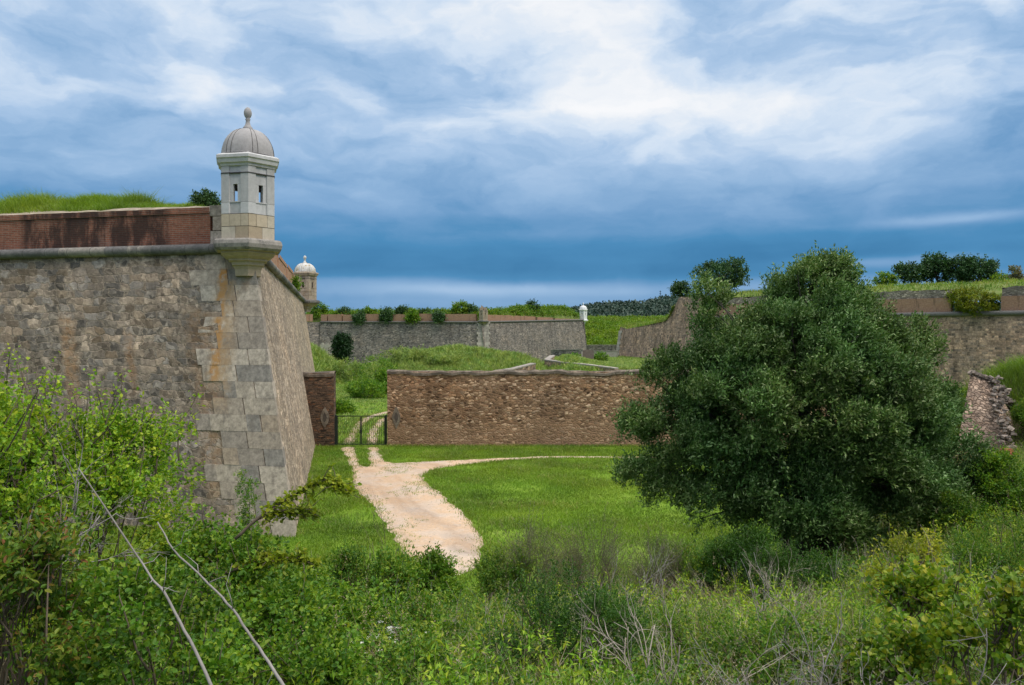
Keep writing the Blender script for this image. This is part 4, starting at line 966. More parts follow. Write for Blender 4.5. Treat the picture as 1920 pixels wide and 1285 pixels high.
def make_plant(name, label, cat, base, lobes, rng, n_cl, m, k, tl, L, Wd, mat, stem_mat='stem', n_stem=20, r0=.02, up=.3, wind=(0, 0, 0), six=False, shell=.45, cr=.1, group=None, low=-.6, extra=None, leafname='leaves', stemname='stems', spread=.7, bough=0.0):
    t = empty(name, tuple(base), label, cat, group)
    if bough:
        nb = max(6, n_cl // 7); BC, BO = lobe_points(rng, lobes, nb, max(shell, .55), low)
        ax = nrm(BO * .7 + rng.normal(size=BO.shape) * .3 + [0, 0, .5]); d = nrm(rng.normal(size=(nb, 8, 3)) + ax[:, None] * .9)
        rr_ = (bough * rng.uniform(.6, 1.3, nb))[:, None, None] * rng.uniform(.4, 1, (nb, 8, 1))
        C = (BC[:, None] + d * rr_ * [1, 1, .7]).reshape(-1, 3); O = nrm(d * .5 + ax[:, None] * .8).reshape(-1, 3)
        Ci, Oi = lobe_points(rng, lobes, nb, .2, low); C, O = np.concatenate([C, Ci]), np.concatenate([O, Oi])
    else: C, O = lobe_points(rng, lobes, n_cl, shell, low)
    V, F, TO, TD, TL = sprays(rng, C, O, m, k, tl, L, Wd, up, spread, wind, six, cr)
    parts = [(V, F)]
    sm = MB(); pol = []
    b = np.array(base, float)
    for i in rng.choice(len(C), min(n_stem, len(C)), replace=False):
        pol.append((bent(rng, b + rng.normal(size=3) * [.08, .08, 0] * (1 + r0 * 10), C[i], 6, .10), r0 * rng.uniform(.6, 1.1), r0 * .2))
    for i in rng.choice(len(TO), min(n_stem * 3, len(TO)), replace=False):
        e = TO[i] + TD[i] * TL[i]; pol.append((bent(rng, TO[i] + (b - TO[i]) * .15, e, 4, .08), r0 * .22, r0 * .10))
    if extra:
        ev, epol = extra(rng, C, O); parts += ev; pol += epol
    V, F = joinVF(parts)
    build(leafname, V, F, LM[mat], t)
    tubes(sm, pol, 5).build(stemname, M[stem_mat], t, True)
    return t
def shoots(n, length, L, Wd, six, top=.35, dirz=1.2, lean=.5, per=26):
    """long young shoots sticking out of a bush"""
    def f(rng, C, O):
        idx = np.argsort(-(C[:, 2] + O[:, 2] * .6))[:max(1, int(len(C) * top))]
        ev, pol = [], []
        for i in rng.choice(idx, n):
            d = nrm(O[i] * lean + rng.normal(size=3) * .35 + [0, 0, dirz]); l = length * rng.uniform(.5, 1.2)
            pts = bent(rng, C[i] - d * .2, C[i] + d * l, 6, .10); pol.append((pts, .008, .002))
            s = rng.uniform(.05, 1, per); P = np.stack([np.interp(s, np.linspace(0, 1, 6), pts[:, q]) for q in range(3)], -1)
            A = nrm(d * .5 + rng.normal(size=(per, 3))); N = nrm(rng.normal(size=(per, 3)) * .5 + [0, 0, 1])
            ev.append(leaf_geo(P + rng.normal(size=P.shape) * .03, A, N, L * rng.uniform(.6, 1.2, per), Wd * rng.uniform(.7, 1.2, per), six=six))
        return [joinVF(ev)], pol
    return f
def blades(rng, P, h, w_, lean=.35, wind=(0, 0)):
    n = len(P); h = np.broadcast_to(np.asarray(h, float), (n,)); a = rng.uniform(0, 6.283, n)
    S = np.stack([np.cos(a), np.sin(a), 0 * a], -1) * (w_ / 2)
    ld = np.stack([rng.normal(size=n) * lean + wind[0], rng.normal(size=n) * lean + wind[1]], -1) * h[:, None]
    mid = P + np.c_[ld * .35, h * .55]; tip = P + np.c_[ld, h * rng.uniform(.75, 1.0, n)]
    V = np.stack([P - S, P + S, mid + S * .7, mid - S * .7, tip], 1).reshape(-1, 3)
    F = (np.arange(n)[:, None, None] * 5 + np.array([[0, 1, 2], [0, 2, 3], [3, 2, 4]])).reshape(-1, 3)
    return V, F

# ------------------------------------------------------------------ the big tree
rng = np.random.default_rng(21)
DT = 16.0
tx = xat(1515, DT); tb_ = np.array([tx, DT, ground_at(tx, DT) - .1])
def lobe(px, py, D, rx, ry, rd=None, off=0.0):
    s = D / F_PX; c_ = at(px, py, D); return (c_[0], D + off, c_[2], rx * s, (rd or rx) * s, ry * s)
TL_ = [lobe(1500, 770, DT, 235, 190, 220), lobe(1522, 580, DT, 80, 78, 90), lobe(1555, 600, DT, 70, 60, 80), lobe(1365, 640, DT, 80, 82, 90, -.3), lobe(1330, 590, DT, 34, 42, 50, -.3), lobe(1455, 680, DT, 110, 90, 110, -.9),
       lobe(1645, 660, DT, 88, 80, 90, .2), lobe(1700, 640, DT, 38, 60, 50, .1), lobe(1255, 800, DT, 75, 120, 100), lobe(1215, 880, DT, 48, 75, 60), lobe(1212, 800, DT, 40, 60, 44), lobe(1275, 830, DT, 70, 95, 80),
       lobe(1690, 790, DT, 90, 100, 100), lobe(1740, 880, DT, 82, 75, 80), lobe(1770, 900, DT, 44, 48, 48), lobe(1330, 900, DT, 110, 75, 110, -.3), lobe(1450, 920, DT, 100, 80, 110, -1.0), lobe(1620, 915, DT, 115, 72, 110, -.6), lobe(1560, 800, DT, 120, 110, 110, -1.2), lobe(1370, 780, DT, 110, 110, 110, -.9), lobe(1400, 965, DT, 75, 40, 70, -.2), lobe(1500, 965, DT, 95, 46, 70, -.8), lobe(1545, 985, DT, 70, 36, 60, -.9), lobe(1450, 985, DT, 60, 34, 60, -.7), lobe(1590, 955, DT, 80, 42, 70, -.6), lobe(1560, 660, DT, 110, 80, 100, -.2), lobe(1290, 720, DT, 60, 70, 70, 0), lobe(1720, 730, DT, 50, 60, 60, 0), lobe(1650, 970, DT, 70, 28, 60, .2)]
tree = empty('tree', tuple(tb_), 'big bushy dark green evergreen tree standing on the bank in the right foreground', 'tree')
TL_ = [(x, y, z, max(.2, rx - .13), max(.2, ry - .13), max(.2, rz - .16)) for x, y, z, rx, ry, rz in TL_]
BC, BO = lobe_points(rng, TL_, 330, .72, -.8)
Cs, Os = [], []
for c_, o1 in zip(BC, BO):
    r_ = rng.uniform(.24, .50); k = int(44 * r_ ** 1.6 / .3) + 3; ax = nrm(o1 * .6 + np.array([.2, 0, .75]))
    d = nrm(rng.normal(size=(k, 3)) + ax * .9); Cs.append(c_ + d * r_ * [.9, .9, .75] * rng.uniform(.55, 1, (k, 1))); Os.append(nrm(d * .6 + ax * .7))
C, O = np.concatenate(Cs), np.concatenate(Os)
V, F, TO, TD, TLn = sprays(rng, C, O, 3, 15, .30, .080, .030, .22, .38, (.24, 0, .12), False, .05)
C2, O2 = lobe_points(rng, TL_, 1100, .20, -.9)
C2 = C2[np.linalg.norm((C2 - np.array(TL_[0][:3])) / (np.array(TL_[0][3:]) * 1.05), axis=1) < 1.0]; O2 = O2[:len(C2)]
V2, F2, *_ = sprays(rng, C2, O2, 6, 12, .36, .09, .040, .2, .8, (.1, 0, 0), False, .16)
print('tree clumps', len(C), len(C2))
V, F = joinVF([(V, F), (V2, F2)])
build('crown', V, F, LM['tree'], tree)
mb = MB(); pol = []
fork = tb_ + np.array([0, 0, .35])
pol.append((np.array([tb_ - [0, 0, .4], tb_ + [.02, 0, .1], fork]), .34, .27))
bigs = []
for i, (px, py, off, r) in enumerate([(1400, 830, .3, .13), (1470, 740, -.5, .15), (1530, 700, .4, .16), (1600, 760, -.3, .14), (1665, 850, .3, .12), (1560, 860, -1.0, .11), (1440, 900, -.8, .10)]):
    e = at(px, py, DT); e[1] += off; s0 = tb_ + np.array([(i - 3) * .075, rng.uniform(-.12, .12), .1])
    p = bent(rng, s0, e, 9, .07); p[:, 0] = s0[0] + (p[:, 0] - s0[0]) * np.linspace(.35, 1, 9); pol.append((p, r, r * .4)); bigs.append(p)
allp = np.concatenate([b[3:] for b in bigs])
for i in rng.choice(len(C), 330, replace=False):
    a = allp[np.argmin(np.linalg.norm(allp - C[i], axis=1))]; pol.append((bent(rng, a, C[i], 6, .10), .032, .007))
tubes(mb, pol, 7).build('trunk', M['bark'], tree, True)

# ------------------------------------------------------------------ near shrubs on the bank
def shrub(name, label, px, D, wpx, ytop, mat, seed, dens=1.0, L=.04, Wd=.026, six=True, n_l=5, ybot=None, **kw):
    r = np.random.default_rng(seed); s = D / F_PX
    x = xat(px, D); gz = ground_at(x, D); zt_ = zat(ytop, D); h = max(.3, zt_ - gz); rx = wpx / 2 * s
    base = (x, D, gz - .05); lobes = [(x, D, gz + h * .46, rx * .72, rx * .65, h * .50)]
    for i in range(n_l):
        a = r.uniform(0, 6.28); q = r.uniform(.35, .75); hh = r.uniform(.3, .78)
        lobes.append((x + rx * q * math.cos(a), D + rx * .75 * q * math.sin(a), gz + h * hh, rx * r.uniform(.28, .45), rx * r.uniform(.28, .42), h * r.uniform(.16, .26)))
    vol = rx * rx * h; ncl = int(np.clip(150 * dens * (rx * h + rx * rx * .5), 30, 1500))
    args = dict(n_cl=ncl, m=5, k=11, tl=.20, L=L, Wd=Wd, mat=mat, six=six, n_stem=30, r0=.014, bough=0 if mat == 'heath' else float(np.clip(rx * .26, .07, .24)), spread=.5 if mat != 'heath' else .4, cr=.05)
    args.update(kw)
    return make_plant(name, label, args.pop('cat', 'shrub'), base, lobes, r, args.pop('n_cl'), args.pop('m'), args.pop('k'), args.pop('tl'), args.pop('L'), args.pop('Wd'), args.pop('mat'), **args)

shrub('hawthorn_shrub', 'tall light green hawthorn reaching up before the left bastion wall', 125, 6.6, 500, 735, 'haw', 1, .95, .034, .026, n_l=10, extra=shoots(95, .55, .036, .028, True, .30), shell=.35, stem_mat='stem')
shrub('hawthorn_shrub', 'hawthorn cut off by the left picture edge, with pinkish tips', -30, 5.6, 340, 715, 'haw', 2, .8, .034, .026, extra=shoots(40, .6, .034, .026, True, .4), shell=.35)
shrub('hawthorn_shrub', 'lush mid green hawthorn with arching dark branches below the bastion corner', 430, 6.4, 400, 1005, 'lush', 3, .95, .036, .028, n_l=8, extra=shoots(20, .32, .036, .028, True, .4, .8))
shrub('mastic_shrub', 'dark green shrub with some reddish leaves in the bottom left corner', 10, 4.2, 310, 1000, 'red', 4, .85, .042, .019, extra=shoots(14, .25, .042, .018, True, .5))
shrub('hawthorn_shrub', 'low dense bright green hawthorn at the bottom edge under the bare canes', 290, 4.4, 430, 1075, 'lush', 5, 1.05, .034, .027, extra=shoots(16, .22, .034, .026, True, .5))
shrub('hawthorn_shrub', 'small bright green bush at the bottom edge right of the bare canes', 590, 4.9, 230, 1190, 'lush', 6, 1.5, .032, .025)
shrub('bramble', 'leafy green bramble just below the foot of the bastion corner', 570, 7.6, 260, 1070, 'lush', 7, .9, .042, .03)
shrub('bramble', 'mid green bramble patch left of the white flowers', 520, 5.8, 240, 1125, 'lush', 8, .85, .04, .03)
wf = shrub('flowering_shrub', 'green bush sprinkled with small white flowers in the centre foreground', 730, 7.4, 260, 1140, 'weed', 9, 1.3, .036, .022)
r = np.random.default_rng(77); fl = []; p0 = np.array(wf.location)
for i in range(170):
    a, q = r.uniform(0, 6.28), math.sqrt(r.uniform()); x, y = p0[0] + .62 * q * math.cos(a), p0[1] + .45 * q * math.sin(a) - .15
    z = p0[2] + .62 + .14 * r.uniform() - .30 * q * q
    k = 5; ang = np.arange(k) * 6.283 / k + r.uniform(0, 6); A = np.stack([np.cos(ang), np.sin(ang) - .3, .35 + 0 * ang], -1)
    fl.append(leaf_geo(np.tile([x, y, z], (k, 1)), A, np.tile([0, -.5, 1.], (k, 1)), .034, .026, six=True))
V, F = joinVF(fl); build('blossom', V, F, M['flower'], wf)
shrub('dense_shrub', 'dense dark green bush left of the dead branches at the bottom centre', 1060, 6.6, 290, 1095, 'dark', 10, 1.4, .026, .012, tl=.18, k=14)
shrub('dense_shrub', 'low rounded green bush behind the dead branches right of centre', 1300, 7.2, 240, 1165, 'weed', 11, 1.2, .026, .012, tl=.18, k=14)
shrub('green_shrub', 'fresh green leafy bush on the bank below the end of the track', 812, 11.0, 84, 1042, 'lush', 12, 1.6, .06, .024)
shrub('green_shrub', 'small dull green bush at the bank edge between the track and the bastion', 690, 10.4, 170, 1045, 'weed', 13, 1.3, .05, .02)
shrub('heath_shrub', 'feathery grey green heath bush standing right of the track end', 1000, 12.2, 130, 995, 'heath', 14, 1.1, .035, .006, up=.9, tl=.45, k=16, n_l=4)
shrub('heath_shrub', 'feathery brownish heath bush nearer the tree than its grey green neighbour', 1115, 12.6, 130, 990, 'heath', 15, 1.1, .035, .006, up=.9, tl=.45, k=16, n_l=4)
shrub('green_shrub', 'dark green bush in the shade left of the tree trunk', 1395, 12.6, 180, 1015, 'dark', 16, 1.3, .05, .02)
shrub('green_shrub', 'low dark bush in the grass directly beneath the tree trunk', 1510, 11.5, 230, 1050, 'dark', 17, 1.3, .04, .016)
shrub('round_leaved_shrub', 'yellow green round leaved bush at the lower right, below the trunk', 1660, 6.4, 330, 1090, 'round', 18, .22, .052, .044, extra=shoots(30, .34, .05, .042, True, .7, .7, 14))
shrub('round_leaved_shrub', 'round leaved bush with fresh green leaves in the bottom right corner', 1850, 5.2, 360, 1120, 'round', 19, .22, .050, .042, extra=shoots(26, .3, .05, .042, True, .7, .7, 14))
shrub('yellow_shrub', 'thin yellowing shrub rising beside the right of the tree trunk', 1690, 8.6, 150, 1000, 'yellow', 20, .4, .036, .022, extra=shoots(12, .35, .034, .02, True, .6, 1.1))
shrub('green_shrub', 'rounded green bush on the right bank at the picture edge', 1905, 15.0, 150, 862, 'lush', 21, 1.2, .05, .028)
shrub('green_shrub', 'dark green bush between the tree and the right bank', 1800, 14.5, 140, 935, 'weed', 22, 1.4, .045, .022)
shrub('green_shrub', 'grey green bush low on the right bank near the picture edge', 1890, 10.5, 220, 985, 'weed', 23, 1.0, .04, .014)
shrub('green_shrub', 'grassy green shrub overhanging the crumbling wall on the right mound', 1962, 25.5, 110, 740, 'weed', 24, 1.2, .06, .02)
shrub('green_shrub', 'dull green low bush in front of the round leaved bushes', 1480, 6.0, 240, 1170, 'weed', 25, 1.0, .034, .018)
shrub('green_shrub', 'broad low green shrub along the bottom edge in the centre', 800, 5.4, 330, 1225, 'weed', 26, 1.3, .034, .02)

shrub('heath_shrub', 'brown green heath bush at the brink of the bank just left of the tree shade', 1230, 13.4, 130, 1022, 'heath', 27, 1.2, .035, .006, up=.9, tl=.45, k=16, n_l=4)
shrub('green_shrub', 'soft green bush between the heath bushes and the shade of the tree', 1315, 13.2, 120, 1035, 'weed', 28, 1.2, .05, .018)
shrub('green_shrub', 'low green bush just right of the end of the track', 935, 12.0, 90, 1045, 'weed', 29, 1.2, .05, .018)
# arching branches of the hawthorn
def arch(pts_px, D, label, mat, seed, n=420, r0=.014, L=.042):
    r = np.random.default_rng(seed); P = np.array([at(px, py, D + k * .05) for k, (px, py) in enumerate(pts_px)])
    t = empty('arching_branch', tuple(P[0]), label, 'branch'); K = len(P)
    tt = np.linspace(0, K - 1, 24); C_ = np.stack([np.interp(tt, np.arange(K), P[:, q]) for q in range(3)], -1); C_[:, 2] += (fbm(tt * 1.3, 0, seed, 1) - .5) * .05
    pol = [(C_, r0, .004)]
    s = r.uniform(4, 23, n); Q = np.stack([np.interp(s, np.arange(24), C_[:, q]) for q in range(3)], -1)
    for i in range(26):
        k = r.integers(4, 22); d = nrm(r.normal(size=3) * [.6, .6, .5] + (C_[k + 1] - C_[k]) * 4); e = C_[k] + d * r.uniform(.06, .2); pol.append((bent(r, C_[k], e, 4, .1), .005, .002))
        s2 = r.uniform(.2, 1, 8)[:, None]; Q = np.r_[Q, C_[k] + (e - C_[k]) * s2]
    V, F = leaf_geo(Q + r.normal(size=Q.shape) * .018, r.normal(size=Q.shape) + [.4, 0, .2], r.normal(size=Q.shape) * .5 + [0, 0, 1], L * r.uniform(.6, 1.2, len(Q)), L * .75, six=True)
    build('leaves', V, F, LM[mat], t); tubes(MB(), pol, 6).build('stem', M['stem'], t, True)
arch([(440, 1010), (490, 968), (540, 935), (585, 908), (615, 902), (640, 912), (655, 925)], 6.3, 'dark arching branch reaching across the foot of the bastion corner', 'yellow', 1)
arch([(420, 1075), (470, 1058), (515, 1046), (560, 1046), (595, 1058)], 6.2, 'yellow leaved branch drooping right, lower of the two arching ones', 'yellow', 2, 300)
arch([(480, 975), (520, 962), (560, 960), (600, 968)], 6.5, 'short yellow green side branch just under the upper arching branch', 'yellow', 3, 170)
# bare canes
def cane(pts, D0, D1, label, r0, seed):
    P = np.array([at(px, py, D0 + (D1 - D0) * k / (len(pts) - 1)) for k, (px, py) in enumerate(pts)])
    t = empty('bare_cane', tuple(P[-1]), label, 'cane'); K = len(P); tt = np.linspace(0, K - 1, 30)
    C_ = np.stack([np.interp(tt, np.arange(K), P[:, q]) for q in range(3)], -1); C_ = (C_ + np.roll(C_, 1, 0) + np.roll(C_, -1, 0)) / 3; C_[0], C_[-1] = P[0], P[-1]
    C_ += np.stack([fbm(tt * .9, 0, seed, q) - .5 for q in range(3)], -1) * .035
    pol = [(C_, r0 * .35, r0)]; r = np.random.default_rng(seed)
    for i in range(5):
        k = r.integers(5, 24); pol.append((bent(r, C_[k], C_[k] + r.normal(size=3) * .07 + [.02, 0, .06], 4, .2), r0 * .3, r0 * .1))
    tubes(MB(), pol, 7).build('stem', M['cane'], t, True)
cane([(148, 880), (200, 962), (282, 1078), (306, 1112), (345, 1185), (395, 1285), (450, 1410)], 3.6, 3.1, 'longer bare grey cane leaning across the left foreground bushes', .0078, 1)
cane([(292, 975), (322, 1022), (398, 1110), (452, 1162), (500, 1232), (536, 1288), (600, 1410)], 3.5, 3.0, 'shorter pale grey cane right of the longer one', .0078, 2)

# dead, leafless branches
def dead(name, label, cat, base, h, seed, n=9, depth=3, spread=.5, r0=.012, mat='drygrey', lean=(0, 0), group=None, up=1.0):
    r = np.random.default_rng(seed); pol = []
    def grow(p, d, l, rad, dep):
        e = p + d * l; pts = bent(r, p, e, 6, .10); pol.append((pts, rad, rad * .45))
        if dep == 0: return
        for q in range(r.integers(2, 5)):
            k = r.uniform(.35, 1); s = pts[0] + (pts[-1] - pts[0]) * k
            s = np.array([np.interp(k, np.linspace(0, 1, 6), pts[:, c_]) for c_ in range(3)])
            grow(s, nrm(d + r.normal(size=3) * spread), l * r.uniform(.4, .65), rad * .5, dep - 1)
    t = empty(name, tuple(base), label, cat, group); b = np.array(base, float)
    for i in range(n):
        d = nrm(r.normal(size=3) * [spread, spread, .2] + [lean[0], lean[1], up]); grow(b + r.normal(size=3) * [.06, .06, 0], d, h * r.uniform(.45, .8), r0 * r.uniform(.7, 1.1), depth)
    tubes(MB(), pol, 4).build('twigs', M[mat], t, True); return t
def gp(px, D): x = xat(px, D); return (x, D, ground_at(x, D) - .03)
dead('dead_bush', 'tangle of grey dead twigs in the grass left of the tree trunk', 'dead bush', gp(1265, 9.5), .8, 31, 16, 3, .8)
dead('dead_bush', 'pale dead branches fanning out at the bottom right of centre', 'dead bush', gp(1230, 5.6), 1.0, 32, 7, 3, .55, .010, 'dry', (-.5, 0))
dead('dead_bush', 'thick mat of grey twigs at the bottom edge below the round leaved bushes', 'dead bush', gp(1500, 4.7), .95, 33, 44, 3, .9, .008)
dead('dead_bush', 'grey twiggy tangle in the bottom right corner', 'dead bush', gp(1760, 4.4), .95, 34, 38, 3, .9, .008)
dead('dead_bush', 'dry leafless shrub standing before the tree trunk', 'dead bush', gp(1450, 8.8), 1.1, 35, 6, 3, .35, .010, 'dry')
dead('dead_bush', 'thin grey dead shrub at the bank edge right of the heath bushes', 'dead bush', gp(1180, 11.0), 1.2, 36, 6, 3, .35, .010)
dead('dead_bush', 'pale bare branches among the bright green bushes of the right bank', 'dead bush', gp(1830, 8.0), .9, 37, 8, 3, .6, .008)
dead('dead_bush', 'small grey dead bush in the middle of the green undergrowth', 'dead bush', gp(850, 8.8), .45, 38, 14, 2, .9, .007)
dead('dead_bush', 'bare twigs poking out of the left hawthorn at the picture edge', 'dead bush', (xat(60, 5.4), 5.4, 5.2), 1.2, 39, 9, 3, .7, .010)
r = np.random.default_rng(40)
for i in range(95):
    px, D = r.uniform(640, 1880), r.uniform(5.5, 13.5)
    dead('dry_stalk', 'thin dry leafless stalk rising out of the green undergrowth', 'stalk', gp(px, D), r.uniform(.6, 1.3), 200 + i, 2, 1, .28, .005, ('dry', 'drygrey')[i % 2], (r.normal() * .15, 0), 'dry stalks among the undergrowth')
for i, (px, D, hh, lab) in enumerate([(745, 10.6, 1.5, 'tall slender dry stalk standing out against the sandy track'), (700, 11.5, 1.9, 'taller dark stalk along the left edge of the track'), (1125, 10.5, 1.5, 'tall dry stalk against the mown grass beside the heath bushes')]):
    dead('tall_stalk', lab, 'stalk', gp(px, D), hh, 300 + i, 3, 2, .16, .008, 'stem')

# ------------------------------------------------------------------ ground cover of the bank
rng = np.random.default_rng(50)
n = 60000
yy = 3.0 + 27 * rng.uniform(size=n) ** 1.35; xx = rng.uniform(-1, 1, n) * (.72 * yy + 1.2)
inb = (yy < edge_y(xx) + .5); xx, yy = xx[inb], yy[inb]; zz0 = H(xx, yy)
pat = fbm(xx * .5, yy * .5, 0, 31); pat2 = fbm(xx * .8, yy * .8, 0, 41)
P0 = np.c_[xx, yy, zz0]
def pick(mask): return P0[mask]
g = pick((pat > .42) & (rng.uniform(size=len(P0)) < .55)); g = np.repeat(g, 6, 0); g = g + rng.normal(size=g.shape) * [.05, .05, 0]
V, F = blades(rng, g, (1 - .65 * np.exp(-(((g[:, 0] + .7) / 2.0) ** 2 + ((g[:, 1] - 14) / 3.5) ** 2))) * rng.uniform(.18, .55, len(g)) * (.6 + .8 * fbm(g[:, 0] * .7, g[:, 1] * .7, 0, 8)), .011, .38)
tag(build('tall_grass', V, F, LM['tall']), 'wild green grass growing over the near bank', 'grass', None, 'stuff')
g = pick((pat2 > .46) & (rng.uniform(size=len(P0)) < .24)); g = np.repeat(g, 6, 0); g = g + rng.normal(size=g.shape) * [.06, .06, 0]
V, F = blades(rng, g, rng.uniform(.2, .6, len(g)), .008, .6)
tag(build('dry_grass', V, F, LM['straw']), 'straw coloured dead grass tangled over the near bank', 'dry grass', None, 'stuff')
g = pick((pat < .60) & (rng.uniform(size=len(P0)) < .34))
hgt = .12 + .30 * fbm(g[:, 0] * .9, g[:, 1] * .9, 0, 18)
C = g + np.c_[np.zeros((len(g), 2)), hgt]; O = np.tile([0, -.2, 1.], (len(g), 1))
V, F, *_ = sprays(rng, C, O, 3, 9, .22, .042, .022, .3, .9, six=False, cr=.08)
tag(build('undergrowth', V, F, LM['weed']), 'low leafy green weeds covering the near bank', 'undergrowth', None, 'stuff')
g = pick((pat2 > .44) & (P0[:, 1] < 14) & (rng.uniform(size=len(P0)) < .05)); hh = rng.uniform(.45, .95, len(g))
V, F = blades(rng, g, hh, .007, .25); hd = g + np.c_[np.zeros((len(g), 2)), hh * .92]
V2, F2, *_ = sprays(rng, hd, np.tile([.1, 0, 1.], (len(g), 1)), 2, 9, .14, .018, .006, .9, .3, cr=.01); V, F = joinVF([(V, F), (V2, F2)])
tag(build('seeding_grass', V, F, LM['straw']), 'tall straw coloured grass with seed heads on the near bank', 'grass', None, 'stuff')
g = pick((pat > .5) & (P0[:, 1] < 16) & (rng.uniform(size=len(P0)) < .05)); C = np.repeat(g, 5, 0) + np.c_[rng.normal(size=(len(g) * 5, 2)) * .05, rng.uniform(.1, .6, len(g) * 5)]
V, F, *_ = sprays(rng, C, np.tile([0, -.1, 1.], (len(C), 1)), 2, 6, .16, .055, .018, .4, .8, cr=.03)
tag(build('tall_weeds', V, F, LM['haw']), 'taller yellow green weeds standing in the near bank grass', 'weeds', None, 'stuff')
# mown grass of the moat floor
n = 420000
yy = 19 + 35 * rng.uniform(size=n) ** 1.25; xx = rng.uniform(-15, 1.0 * 24, n); xx = np.where(rng.uniform(size=n) < .5, rng.uniform(-15, 8, n), xx)
ok = (yy > edge_y(xx) + .9) & ~on_path(xx + rng.normal(size=n) * .10, yy + rng.normal(size=n) * .10) & (yy < DW + 3)
ins = (np.c_[xx, yy] - C0[:2]) @ nL[:2] > 0; ins |= (np.c_[xx, yy] - C0[:2]) @ nR[:2] > -.1
ok &= ins & ~((yy > DW - .1) & ((xx > gx1) | (xx < gx0)))
xx, yy = xx[ok], yy[ok]
bare = fbm(xx * .35, yy * .35, 0, 61); k = rng.uniform(size=len(xx)) < np.clip((bare - .30) * 5, .25, 1); xx, yy = xx[k], yy[k]
V, F = blades(rng, np.c_[xx, yy, 0 * xx], rng.uniform(.05, .15, len(xx)) * (.5 + 1.0 * fbm(xx * .5, yy * .5, 0, 7)), .022, .5)
k_ = fbm(xx * .6, yy * .6, 0, 71) + rng.normal(size=len(xx)) * .10 > .60; yl = np.c_[xx, yy, 0 * xx][k_]
Vy, Fy = blades(rng, yl, rng.uniform(.06, .22, len(yl)), .02, .5); tag(build('dry_lawn', Vy, Fy, LM['tall']), 'yellower longer grass patches on the moat floor', 'grass', None, 'stuff')
tag(build('lawn', V, F, LM['grass']), 'short green grass on the floor of the moat', 'grass', None, 'stuff')
# fringe along the track edges, wall feet
fr = []
for Q in (ROAD, TRA, TRB):
    q = np.repeat(Q, 22, 0); fr.append(q + rng.normal(size=q.shape) * (.06 + .34 * np.repeat(fbm(Q[:, 0] * .9, Q[:, 1] * .9, 0, 5), 22) ** 1.5)[:, None])
fr.append(np.c_[rng.uniform(gx1, 20, 5200), DW - .08 - rng.uniform(0, .45, 5200) ** 1.5])
tq = rng.uniform(0, 24, 2600)[:, None]; fr.append((C0 + RD * tq - 0)[:, :2] + nR[:2] * rng.uniform(.02, .5, (2600, 1)) ** 1.4)
fr = np.concatenate(fr); fr = fr[fr[:, 1] < 85]
V, F = blades(rng, np.c_[fr, 0 * fr[:, 0]], np.where(fr[:, 1] > DW - .7, rng.uniform(.06, .26, len(fr)), rng.uniform(.03, .13, len(fr))), .02, .55)
tag(build('grass_fringe', V, F, LM['tall']), 'longer grass fringing the track edges and wall feet', 'grass', None, 'stuff')
pb = np.random.default_rng(91); bb = MB(); Qp = ROAD[pb.integers(0, len(ROAD), 900)]; Qp = Qp + pb.normal(size=Qp.shape) * .35
q2 = np.c_[pb.uniform(-6, 1, 900), pb.uniform(22, 50, 900)]; Qp = np.concatenate([Qp, q2]); Qp = Qp[on_path(Qp[:, 0], Qp[:, 1])]
for x, y in Qp: rubble_pile(bb, x, y, 0.0, 1, .01, .008, .026, pb, .5)
tag(bb.build('pebbles', plain('pale pebbles', (.52, .45, .38), .2, 9.0)), 'small pebbles strewn over the sandy track', 'pebbles', None, 'stuff')
sp = np.c_[pb.uniform(-7, 1, 5000), pb.uniform(22, 51, 5000)]; sp = sp[on_path(sp[:, 0], sp[:, 1])]; kq = fbm(sp[:, 0] * 1.1, sp[:, 1] * .5, 0, 77) > .56; sp = np.repeat(sp[kq], 5, 0); sp += pb.normal(size=sp.shape) * .06
V, F = blades(pb, np.c_[sp, 0 * sp[:, 0]], pb.uniform(.02, .09, len(sp)), .018, .6)
tag(build('sprouts', V, F, LM['grass']), 'thin tufts of grass sprouting on the sandy track', 'grass', None, 'stuff')
# long grass on the mounds behind the wall
n = 120000
xx = rng.uniform(-44, 26, n); yy = np.where(rng.uniform(size=n) < .6, rng.uniform(86, 145, n), rng.uniform(56, 176, n)); zz0 = H(xx, yy)
ok = ~on_path(xx, yy) & (np.abs(xx / yy) < .45); xx, yy, zz0 = xx[ok], yy[ok], zz0[ok]
hh = np.where(zz0 > .8, rng.uniform(.4, 1.2, len(xx)), rng.uniform(.08, .3, len(xx))) * (.4 + 1.0 * fbm(xx * .15, yy * .15, 0, 12)) * np.where(xx > 4, .5, 1)
g = np.repeat(np.c_[xx, yy, zz0], 3, 0) + rng.normal(size=(len(xx) * 3, 3)) * [.25, .25, 0]
V, F = blades(rng, g, np.repeat(hh, 3), .10, .45)
tag(build('long_grass', V, F, LM['reed']), 'long pale grass on the mounds behind the brown wall', 'grass', None, 'stuff')
